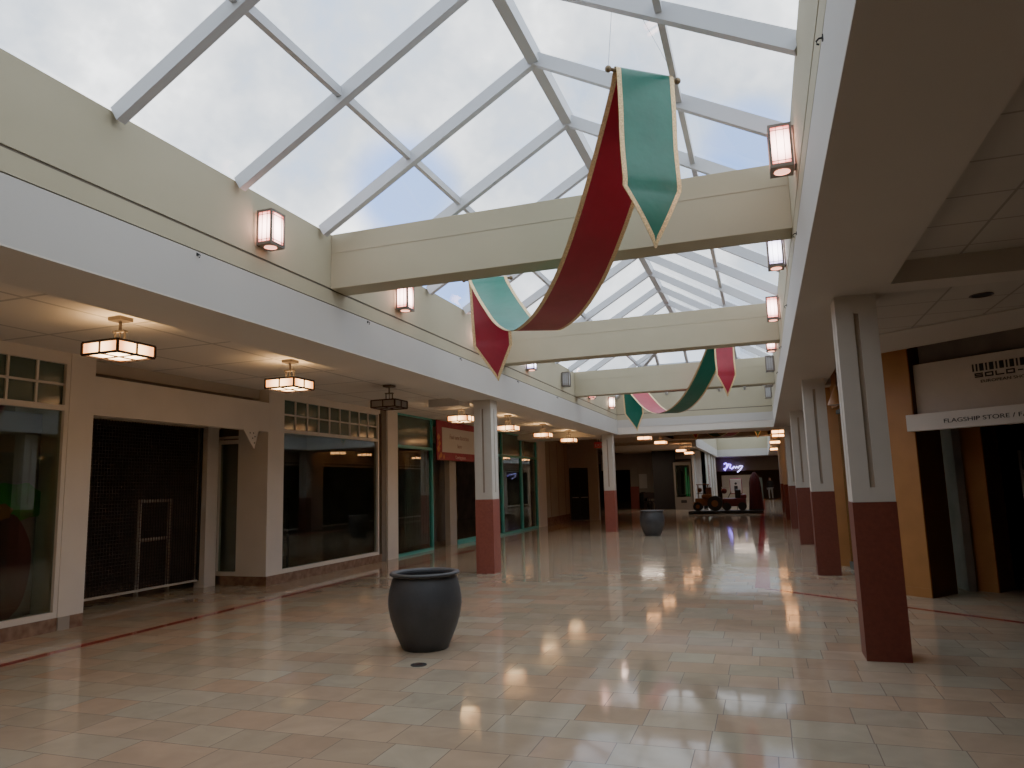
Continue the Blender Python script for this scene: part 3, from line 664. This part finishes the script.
MB().box(-.2, .2, -.03, .03, -.11, .13).build('sign_box', 'exit_red', ex)
MB().box(-.02, .02, -.02, .02, .13, .40).build('hanger', 'bronze_dark', ex)
text('EXIT', .17, 'sign_white', ex, Matrix.Translation((0, -.034, -.06)) @ Matrix.Rotation(PI / 2, 4, 'X'), align='CENTER')

# far back-left wall at y=47, with opening, pier with red base, chairs
struct(MB().box(-10, -6.2, 46.8, 47, 2.45, 3.47).box(-8.1, -7.6, 46.7, 47, 1.37, 2.45).box(-7.6, -6.2, 46.8, 47, 0, 2.45), 'wall_back_left', 'beige')
struct(MB().box(-8.12, -7.58, 46.69, 47, 0, 1.37), 'trim_9', 'red_stone')
nb = tag(MB().box(-.25, .25, -.02, 0, 0, .9).build('notice_board', 'sign_white', loc=(-7.3, 46.78, 1.25)), 'pale notice board on the far beige wall left of the green window', 'notice board')
tb = thing('trash_bin', 'black bin standing against the far beige wall', 'bin', (-7.25, 46.3, 0))
MB().lathe([(.2, 0), (.24, .05), (.24, .85), (.22, .9), (.001, .9)], 20, cap=False).build('bin_body', 'rubber', tb); MB().lathe([(.25, .88), (.25, .95), (.12, 1.02), (.001, 1.02)], 20, cap=False).build('lid', 'bronze_dark', tb)
def chair(loc, label, rz):
    t = thing('side_chair', label, 'chair', loc, rz, 'dark chairs by the far wall')
    MB().box(-.22, .22, -.22, .22, .43, .47).build('seat', 'dark2', t); MB().box(-.22, .22, .18, .22, .62, 1.0).build('backrest', 'dark2', t)
    for sx in (-.2, .2):
        MB().box(sx - .02, sx + .02, -.2, -.16, 0, .43).build('leg', 'dark2', t); MB().box(sx - .02, sx + .02, .18, .22, 0, .62).build('leg', 'dark2', t)
    return t
chair((-6.85, 45.4, 0), 'dark chair by the far beige wall, nearer the bin', .3); chair((-6.55, 44.5, 0), 'dark chair by the far wall, nearer the green lit window', -.2)
# shop block with green edged window, right of it a white wall receding
struct(MB().box(-6.25, -4.9, 43.9, 44.1, 0, 3.46), 'wall_green_glass', 'black')
db = thing('display_case', 'cream framed display window with green light on the far shop corner', 'display case', (-4.42, 43.0, 0))
MB().box(-.50, .50, 0, .9, 0, .72).box(-.50, .50, 0, .9, 2.55, 2.72).box(-.50, -.40, 0, .9, .72, 2.55).box(.40, .50, 0, .9, .72, 2.55).build('case_frame', 'groove', db)
MB().box(-.4, .4, .8, .85, .72, 2.55).build('case_back', 'black', db)
MB().box(.12, .18, .5, .56, .75, 2.4).box(.26, .30, .5, .56, .75, 1.9).build('green_light_strip', 'green_glow', db)
MB().box(-.4, .4, .05, .06, .72, 2.55).build('glass_pane', 'shop_glass', db)
MB().box(-.16, .16, -.01, 0, .38, .54).build('vent', 'black', db)
struct(MB().box(-3.85, -3.72, 42.9, 43.9, 0, 3.27).box(-3.95, -3.15, 43.9, 44.1, 0, 3.4), 'wall_block_corner', 'white')
struct(MB().box(-3.4, -3.17, 43.9, 54, 0, 3.35), 'wall_block_side', 'white')
struct(MB().box(-3.17, -3.15, 44.0, 44.25, .3, 2.7), 'trim_10', 'green_glow')
for i, (y, z) in enumerate(((46.5, 2.0), (46.5, 1.3))):
    tag(MB().box(0, .02, -.3, .3, 0, .6).build('wall_poster', 'sign_red', loc=(-3.17, y, z)), ['upper', 'lower'][i] + ' red poster on the bright white receding wall', 'poster', 'red posters on the white wall')
for y in (45.6, 48.5, 51): struct(MB().box(-3.17, -3.10, y, y + .12, 0, 3.27), 'trim_11', 'soffit')

# ------------------------------------------------------------------ right side : SOLO corner shop
ang = math.radians(-40)
S0 = Vector((1.93, 10.98, 0)); MS = Matrix.Translation(S0) @ Matrix.Rotation(ang, 4, 'Z')   # local x along the front, local y into the shop
so = thing('shop_front_sign', 'beige fascia with barcode logo and SOLO lettering over the dark corner shop', 'shop sign'); so.matrix_world = MS
MB().box(.06, 2.88, .10, .16, 2.38, 3.085).build('fascia_board', 'solo', so)
MB().box(-.01, 2.88, -.07, .10, 2.18, 2.40).build('lower_strip', 'solo_strip', so, bevel=.004)
MB().box(.12, 2.88, .16, .2, 3.085, 3.7).build('upper_recess', 'dark', so)
FR = Matrix.Rotation(PI / 2, 4, 'X')
bars = MB(); x = .82; z0, z1 = 2.88, 2.975
for k, wd in enumerate([.019, .019, .048, .019, .05, .019, .05, .019, .048, .019, .048, .019, .048, .019, .019]):
    bars.box(x, x + wd, .094, .10, z0, z1); x += wd + .024
bars.build('barcode_bars', 'ink', so)
# blocky letters
def blockword(word, x, z, w, h, th, gap, m='ink', name='block_lettering', y=.094, parent=so):
    b = MB()
    for ch in word:
        f = lambda a, c, d, e: b.box(x + a * w, x + c * w, y, y + .006, z + d * h, z + e * h)
        tw, t2 = th / w, th / h
        if ch == 'S': f(0, 1, 0, t2); f(0, 1, .5 - t2 / 2, .5 + t2 / 2); f(0, 1, 1 - t2, 1); f(0, tw, .5, 1); f(1 - tw, 1, 0, .5)
        elif ch == 'O': f(0, 1, 0, t2); f(0, 1, 1 - t2, 1); f(0, tw, t2, 1 - t2); f(1 - tw, 1, t2, 1 - t2)
        elif ch == 'L': f(0, 1, 0, t2); f(0, tw, t2, 1)
        elif ch == '-': f(.1, .7, .5 - t2 / 2, .5 + t2 / 2)
        x += w + gap
    return b.build(name, m, parent)
blockword('SOLO-', .84, 2.80, .098, .058, .016, .024)
text('EUROPEAN SHOES', .052, 'ink', so, Matrix.Translation((.90, .096, 2.73)) @ FR, sx=1.35, name='small_lettering')
text('FLAGSHIP STORE / FASHION', .075, 'ink', so, Matrix.Translation((.48, -.074, 2.255)) @ FR, sx=1.38, name='strip_lettering')
def portal(x0, x1, y0, y1, label, mm='wood', side='wood_dark'):
    t = thing('wooden_post', label, 'post', group='orange wooden posts of the corner shop'); t.matrix_world = MS
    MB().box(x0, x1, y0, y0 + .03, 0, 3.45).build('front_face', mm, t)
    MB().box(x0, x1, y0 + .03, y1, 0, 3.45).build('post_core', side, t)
    MB().box(x0 - .004, x1 + .004, y0 - .006, y0, 0, .12).build('base_plate', mm, t)
    return t
portal(-.36, .05, 0, .62, 'bright orange wooden post beside the nearest column, left of the corner shop opening')
portal(2.9, 3.26, 0, .62, 'orange wooden post at the other end of the corner shop opening')
p3 = portal(-.02, .36, 1.05, 1.50, 'dim orange post standing inside the dark corner shop')
# back walls of the corner shop
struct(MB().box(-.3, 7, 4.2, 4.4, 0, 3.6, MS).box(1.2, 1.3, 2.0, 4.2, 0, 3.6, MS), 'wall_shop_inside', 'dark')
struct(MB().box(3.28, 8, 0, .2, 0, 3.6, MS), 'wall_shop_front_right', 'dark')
t = thing('shelf_unit', 'dark shelf unit inside the corner shop', 'shelf'); t.matrix_world = MS @ Matrix.Translation((1.0, 1.7, 0))
MB().box(-.5, -.46, 0, .35, 0, 1.9).box(.46, .5, 0, .35, 0, 1.9).build('side_panel', 'dark', t)
for z in (.1, .6, 1.1, 1.6): MB().box(-.46, .46, 0, .35, z, z + .03).build('shelf_board', 'dark', t)
# glazed side between the two orange posts, and the second orange post
A = Vector((1.66, 11.45)); B = Vector((1.38, 14.48)); dv = (B - A); L_ = dv.length; MG = Matrix.Translation((A.x, A.y, 0)) @ Matrix.Rotation(math.atan2(dv.y, dv.x), 4, 'Z')
gw = thing('side_display_window', 'greenish dark display glass between the orange posts, behind the nearest column', 'shop window'); gw.matrix_world = MG
MB().box(0, L_, -.03, .03, 0, .10).box(0, L_, -.03, .03, 2.75, 2.82).build('window_frame', 'tealgrey', gw)
MB().box(0, L_, -.004, .004, .10, 2.75).build('glass_pane', 'shop_glass', gw)
MB().box(0, L_, -.08, .10, 2.85, 3.6).build('wooden_header', 'wood', gw)
dc = MB()
for i in range(7):
    for j in range(9):
        if (i + j) % 2: dc.box(.35 + i * .09, .35 + i * .09 + .06, .010, .014, 1.25 + j * .05, 1.25 + j * .05 + .03)
dc.build('white_lattice_decal', 'sign_white', gw)
MB().box(0.1, L_ - .1, -1.0, -.9, 0, 2.8).build('inner_backdrop', 'dark', gw)
t = thing('wooden_post', 'wide orange brown post behind the second right column', 'post', (1.40, 14.75, 0), -.25, 'orange wooden posts of the corner shop')
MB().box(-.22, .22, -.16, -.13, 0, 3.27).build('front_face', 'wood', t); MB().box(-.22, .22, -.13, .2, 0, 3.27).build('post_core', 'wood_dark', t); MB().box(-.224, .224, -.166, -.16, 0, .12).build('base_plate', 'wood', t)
t = thing('hanging_lamp_shade', 'small orange lamp shade high beside the second right column', 'lamp', (1.22, 12.6, 2.75))
MB().lathe([(.16, 0), (.15, .04), (.04, .28), (.02, .30)], 24, cap=False).build('shade', 'wood', t, smooth=True); MB().tube([(0, 0, .29), (0, 0, .52)], .006, 6).build('cord', 'black', t)
MB().lathe([(.15, 0), (.001, .0)], 24, cap=False).build('diffuser', 'lamp_off', t)
# shopfront run further down on the right
RX = 1.38
for i in range(8):
    y0 = 15.2 + i * 6; 
    t = window_unit('dark_shop_window', ['dark shop window between the second and third right columns', 'dark shop window between the third and fourth right columns', 'dark window past the fourth right column', 'dark window past the fifth right column', 'dark window past the sixth right column', 'far dark window on the right, sixth of the run', 'far dark window on the right, seventh of the run', 'last dark window at the far right end'][i], y0, y0 + 5.2, .1, 2.9, 2.7, 0, x=RX, group='dark shop windows along the right side')
    struct(MB().box(RX - .06, RX + .15, y0 + 5.2, y0 + 6, 0, 3.47), 'wall_pier_right', 'soffit')
struct(MB().box(RX - .05, RX + .1, 15.0, YEND, 2.9, 3.6).box(RX - .06, RX + .15, 15.0, 15.2, 0, 3.47), 'wall_right_header', 'soffit')
struct(MB().box(RX + 1.6, RX + 1.8, 14, YEND, 0, 3.6), 'wall_right_inside', 'dark')
# recessed downlight
t = thing('recessed_downlight', 'dark round recessed downlight in the right hand ceiling', 'downlight', (2.09, 7.80, ZC + .01))
MB().lathe([(.10, 0), (.105, -.006), (.085, -.006), (.08, .0)], 28, cap=False).build('trim_ring', 'bronze_dark', t); MB().lathe([(.085, -.003), (.001, -.003)], 28, cap=False).build('lamp_face', 'black', t)
# soffit bulkhead box on the left ceiling
tag(MB().box(-.35, .35, -.30, .30, -.16, 0).build('ceiling_bulkhead_box', 'white', loc=(-6.25, 14.1, ZA)), 'pale box fixed to the left aisle ceiling above the shop sign', 'box', kind='thing')

# interior of left shops
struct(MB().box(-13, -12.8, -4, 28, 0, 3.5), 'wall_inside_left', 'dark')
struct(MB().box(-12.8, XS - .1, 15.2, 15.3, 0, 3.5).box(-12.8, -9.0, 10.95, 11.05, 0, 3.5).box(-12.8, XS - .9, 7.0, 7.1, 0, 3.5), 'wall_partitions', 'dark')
t = thing('display_rack', 'dark wire rack standing behind the wide paned window', 'rack', (-9.6, 12.9, 0), .2)
MB().box(-.02, .02, -.35, -.31, 0, 1.5).box(-.02, .02, .31, .35, 0, 1.5).build('post', 'black', t)
rk = MB()
for i in range(9): rk.box(-.01, .01, -.33, .33, .3 + i * .14, .31 + i * .14)
for i in range(8): rk.box(-.01, .01, -.33 + i * .09, -.32 + i * .09, .3, 1.45)
rk.build('wire_grid', 'grey_blind', t)

# ------------------------------------------------------------------ kiddie rides and far end
pl = tag(MB().box(-1.75, 1.75, -.6, .6, 0, .14).build('ride_platform', 'rubber', loc=(-1.85, 37.3, 0), bevel=.02), 'low black platform under the coin rides in the far hall', 'platform', kind='thing')
y = thing('coin_ride', 'yellow toy tractor coin ride with a roof and big dark wheels', 'coin ride', (-2.75, 37.2, .14))
MB().box(-.52, .35, -.25, .25, .25, .62).box(-.20, .30, -.27, .27, .62, .80).box(-.62, -.45, -.2, .2, .15, .45).build('body', 'yellow', y, bevel=.05)
for (wx, r) in ((.42, .36), (-.40, .22)):
    for sy in (-.34, .26):
        w = MB().tube([(wx, sy, r), (wx, sy + .10, r)], r, 24).build('wheel', 'rubber', y)
        MB().tube([(wx, sy - .01, r), (wx, sy + .11, r)], r * .45, 16).build('hub', 'yellow', w)
MB().box(-.42, .20, -.28, .28, 1.26, 1.31).build('roof', 'yellow', y, bevel=.01)
rp = MB()
for sx in (-.36, .12):
    for sy in (-.24, .24): rp.box(sx - .015, sx + .015, sy - .015, sy + .015, .6, 1.26)
rp.build('roof_posts', 'yellow', y)
MB().box(-.02, .28, -.2, .2, .55, 1.15).build('seat', 'wood_dark', y, bevel=.04)
MB().lathe([(.14, 0), (.15, .02), (.14, .04)], 20, c=(-.28, 0, .85), cap=True).build('steering_wheel', 'rubber', y)
MB().ball((-.28, -.02, 1.02), .11).build('headlamp', 'yellow', y)
r = thing('coin_ride', 'red toy car coin ride beside the tall red covered machine', 'coin ride', (-1.42, 37.2, .14))
MB().box(-.55, .55, -.28, .28, .20, .60).box(-.62, -.38, -.24, .24, .15, .42).box(.30, .58, -.26, .26, .55, .78).build('body', 'ride_red', r, bevel=.07)
MB().box(.05, .32, -.22, .22, .5, 1.0).build('seat', 'rubber', r, bevel=.05)
for wx in (-.36, .36):
    for sy in (-.32, .24): MB().tube([(wx, sy, .20), (wx, sy + .08, .20)], .2, 20).build('wheel', 'rubber', r)
MB().tube([(-.3, 0, .6), (-.12, 0, .9)], .02, 8).build('steering_column', 'rubber', r); MB().ball((-.45, 0, .95), .14, (1, .5, 1)).build('round_knob', 'ride_red', r)
c = thing('covered_machine', 'tall machine draped in dark red cloth at the right end of the rides', 'covered machine', (-.42, 37.3, .14))
cv = MB(); n = 40; rings = []
for z, rr in ((0, .34), (.4, .31), (.9, .28), (1.3, .26), (1.5, .22), (1.66, .15), (1.78, .08), (1.83, .01)):
    rings.append([cv.bm.verts.new((rr * (1 + .06 * math.sin(9 * k * 2 * PI / n + z * 2)) * math.cos(2 * PI * k / n), rr * (1 + .06 * math.sin(9 * k * 2 * PI / n + z * 2)) * math.sin(2 * PI * k / n), z)) for k in range(n)])
for a, b in zip(rings, rings[1:]):
    for k in range(n): cv.bm.faces.new((a[k], a[(k + 1) % n], b[(k + 1) % n], b[k]))
cv.build('cloth_cover', 'cover_red', c, smooth=True); MB().lathe([(.36, -.0), (.36, .06), (.001, .06)], 24, cap=False).build('base', 'rubber', c)
po = thing('poster_stand', 'white poster with a dark figure on a stand behind the rides', 'poster stand', (-1.4, 40, 0))
MB().box(-.28, .28, -.02, .02, .92, 1.66).build('board', 'sign_white', po, bevel=.015); MB().box(-.31, .31, 0, .04, .88, 1.70).build('frame', 'sign_red', po, bevel=.02)
MB().box(-.02, .02, .0, .04, 0, .9).box(-.22, .22, -.15, .18, 0, .04).build('stand', 'rubber', po)
pf = MB().ball((0, -.03, 1.42), .06, (1, .15, 1)).box(-.09, .09, -.03, -.02, 1.02, 1.3); pf.build('printed_figure', 'ink', po)

struct(MB().box(-9, 1.3, YEND - 5.6, YEND - 5.4, 2.35, 3.47), 'wall_far_header', 'groove')
co = thing('service_counter', 'pale service counter under the violet neon sign at the far end', 'counter', (-1.6, 61.6, 0))
MB().box(-1.65, 1.1, 0, .6, 0, 1.02).build('counter_front', 'counter', co); MB().box(-1.7, 1.15, -.05, .65, 1.02, 1.08).build('counter_top', 'soffit', co); MB().box(-1.65, 1.1, .55, .6, 1.08, 2.0).build('back_panel', 'counter', co)
tp = tag(MB().box(-.45, .35, 0, .12, 0, 1.75).build('teal_partition', 'tealgrey', loc=(-.45, 60.5, 0)), 'teal grey partition to the right of the far counter', 'partition', kind='thing')
nn = thing('neon_sign', 'violet script neon sign above the far counter', 'neon sign', (-2.25, YEND - 5.75, 2.62))
cu = [(-.75, 0, .30), (-.60, 0, .38), (-.50, 0, .30), (-.55, 0, .05), (-.70, 0, -.22), (-.78, 0, -.1), (-.55, 0, .0), (-.35, 0, .30), (-.22, 0, .25), (-.30, 0, .0), (-.15, 0, -.1), (0, 0, .05)]
MB().tube(cu, .05, 8).build('neon_initials', 'neon', nn)
cu = [(-.05, 0, -.05), (.05, 0, .10), (.15, 0, -.05), (.25, 0, .10), (.35, 0, -.05), (.45, 0, .10), (.58, 0, .12), (.70, 0, .10), (.62, 0, -.05), (.45, 0, -.25), (.25, 0, -.38)]
MB().tube(cu, .04, 8).build('neon_script', 'neon_white', nn)

# person far away : one continuous skinned body
def person(loc, label):
    t = thing('person', label, 'person', loc)
    V = [((0, 0, .95), .13), ((0, 0, 1.15), .13), ((0, 0, 1.38), .15), ((0, 0, 1.50), .06), ((0, 0, 1.62), .095), ((0, 0, 1.70), .08),
         ((-.10, 0, .88), .095), ((-.12, -.05, .50), .065), ((-.12, .02, .09), .045), ((-.12, -.13, .04), .04),
         ((.10, 0, .88), .095), ((.12, .06, .50), .065), ((.13, .12, .09), .045), ((.13, -.02, .04), .04),
         ((-.19, 0, 1.40), .06), ((-.25, .02, 1.12), .042), ((-.24, -.08, .86), .032), ((-.24, -.11, .76), .035),
         ((.19, 0, 1.40), .06), ((.25, .02, 1.12), .042), ((.22, -.14, .92), .032), ((.20, -.22, .88), .035)]
    E = [(0, 1), (1, 2), (2, 3), (3, 4), (4, 5), (0, 6), (6, 7), (7, 8), (8, 9), (0, 10), (10, 11), (11, 12), (12, 13), (2, 14), (14, 15), (15, 16), (16, 17), (2, 18), (18, 19), (19, 20), (20, 21)]
    me = bpy.data.meshes.new('body'); me.from_pydata([v for v, _ in V], E, []); o = bpy.data.objects.new('body', me); C.objects.link(o); o.parent = t
    sm = o.modifiers.new('skin', 'SKIN'); ld = me.skin_vertices[0].data
    for i, (_, r_) in enumerate(V): ld[i].radius = (r_, r_)
    ld[0].use_root = True
    ss = o.modifiers.new('sub', 'SUBSURF'); ss.levels = 2; ss.render_levels = 2
    m = bpy.data.materials.new('body_clothes'); m.use_nodes = True; nt = m.node_tree; b = nt.nodes['Principled BSDF']; tc = nt.nodes.new('ShaderNodeTexCoord'); sp = nt.nodes.new('ShaderNodeSeparateXYZ'); nt.links.new(tc.outputs['Object'], sp.inputs[0])
    dv_ = nt.nodes.new('ShaderNodeMath'); dv_.operation = 'DIVIDE'; dv_.inputs[1].default_value = 2; nt.links.new(sp.outputs['Z'], dv_.inputs[0])
    rp_ = nt.nodes.new('ShaderNodeValToRGB'); rp_.color_ramp.interpolation = 'CONSTANT'; cr = rp_.color_ramp; cr.elements[0].position = 0; cr.elements[0].color = (.03, .03, .03, 1); cr.elements[1].position = .04; cr.elements[1].color = (.36, .37, .39, 1)
    for p_, c_ in ((.465, (.02, .02, .022, 1)), (.745, (.45, .28, .20, 1))): e_ = cr.elements.new(p_); e_.color = c_
    nt.links.new(dv_.outputs[0], rp_.inputs['Fac']); nt.links.new(rp_.outputs['Color'], b.inputs['Base Color']); b.inputs['Roughness'].default_value = .8; me.materials.append(m)
    MB().ball((0, .02, 1.70), .10, (1, 1, .75)).build('hair', 'hair', t, smooth=True)
    return t
person((.47, 62.0, 0), 'distant person in a black top and pale trousers walking at the far end')
# background shop on the far right end
struct(MB().box(1.3, 9, 59.8, 60, 0, 3.5), 'wall_far_right', 'dark2')

# unseen area lights added to brighten the far left aisle and far end
for nm, loc, pw, sz in (('added_fill_light', (-6.2, 41.5, 3.4), 30, 1.2), ('added_fill_light', (-1.2, 57.0, 3.4), 70, 2.4)):
    ld = bpy.data.lights.new(nm, 'AREA'); ld.energy = pw; ld.color = (1, .82, .66); ld.size = sz
    lo = bpy.data.objects.new(nm, ld); C.objects.link(lo); lo.location = loc
# ------------------------------------------------------------------ world : bright broken overcast
w = bpy.data.worlds.new('overcast_sky'); bpy.context.scene.world = w; w.use_nodes = True; nt = w.node_tree; L = nt.links
bg = nt.nodes['Background']; tc = nt.nodes.new('ShaderNodeTexCoord'); n = nt.nodes.new('ShaderNodeTexNoise'); n.inputs['Scale'].default_value = 3.4; n.inputs['Detail'].default_value = 8; n.inputs['Roughness'].default_value = .6
mp = nt.nodes.new('ShaderNodeMapping'); mp.inputs['Location'].default_value = (.55, .35, .1); L.new(tc.outputs['Generated'], mp.inputs['Vector']); L.new(mp.outputs[0], n.inputs['Vector'])
r = nt.nodes.new('ShaderNodeValToRGB'); cr = r.color_ramp
cr.elements[0].position = .34; cr.elements[0].color = (.20, .38, .80, 1); cr.elements[1].position = .68; cr.elements[1].color = (1.5, 1.5, 1.5, 1)
e = cr.elements.new(.40); e.color = (.42, .52, .70, 1); e = cr.elements.new(.48); e.color = (.55, .60, .67, 1); e = cr.elements.new(.58); e.color = (.86, .88, .90, 1)
L.new(n.outputs['Fac'], r.inputs['Fac']); last = r.outputs['Color']
for d0, w0 in (((-.421, .817, .393), .004), ((.014, .912, .411), .003), ((-.393, .877, .276), .002), ((-.02, .93, .37), .0015)):
    v = Vector(d0).normalized(); dp = nt.nodes.new('ShaderNodeVectorMath'); dp.operation = 'DOT_PRODUCT'; dp.inputs[1].default_value = v; L.new(tc.outputs['Generated'], dp.inputs[0])
    mr = nt.nodes.new('ShaderNodeMapRange'); mr.interpolation_type = 'SMOOTHSTEP'; mr.inputs['From Min'].default_value = 1 - w0; mr.inputs['From Max'].default_value = 1 - w0 * .15; L.new(dp.outputs['Value'], mr.inputs['Value'])
    ml = nt.nodes.new('ShaderNodeMath'); ml.operation = 'MULTIPLY'; L.new(mr.outputs['Result'], ml.inputs[0]); L.new(n.outputs['Fac'], ml.inputs[1]); mm = nt.nodes.new('ShaderNodeMath'); mm.operation = 'MULTIPLY'; mm.inputs[1].default_value = 1.5; mm.use_clamp = True; L.new(ml.outputs[0], mm.inputs[0])
    mx = nt.nodes.new('ShaderNodeMix'); mx.data_type = 'RGBA'; L.new(mm.outputs[0], mx.inputs[0]); L.new(last, mx.inputs[6]); mx.inputs[7].default_value = (.16, .34, .85, 1); last = mx.outputs[2]
L.new(last, bg.inputs['Color']); bg.inputs['Strength'].default_value = 2.3

# ------------------------------------------------------------------ camera
yaw, pitch, roll, f = .3292, .1412, -.0287, 720.81
fwd = Vector((-math.sin(yaw) * math.cos(pitch), math.cos(yaw) * math.cos(pitch), math.sin(pitch))); rt = Vector((math.cos(yaw), math.sin(yaw), 0)); up = rt.cross(fwd)
r2 = rt * math.cos(roll) + up * math.sin(roll); u2 = -rt * math.sin(roll) + up * math.cos(roll)
cam = bpy.data.cameras.new('camera'); co_ = bpy.data.objects.new('camera', cam); C.objects.link(co_)
M = Matrix((( r2.x, u2.x, -fwd.x, 0), (r2.y, u2.y, -fwd.y, 0), (r2.z, u2.z, -fwd.z, 1.6), (0, 0, 0, 1))); co_.matrix_world = M
cam.sensor_width = 36; cam.lens = f / 1024 * 36; cam.clip_end = 300; bpy.context.scene.camera = co_
sc = bpy.context.scene
sc.view_settings.view_transform = 'AgX'; sc.view_settings.look = 'None'; sc.view_settings.exposure = 0.0; sc.view_settings.gamma = 1.2
sc.cycles.use_denoising = True; sc.cycles.max_bounces = 10; sc.cycles.diffuse_bounces = 6; sc.cycles.glossy_bounces = 5; sc.cycles.transparent_max_bounces = 12
sc.cycles.sample_clamp_indirect = 6; sc.cycles.use_fast_gi = False
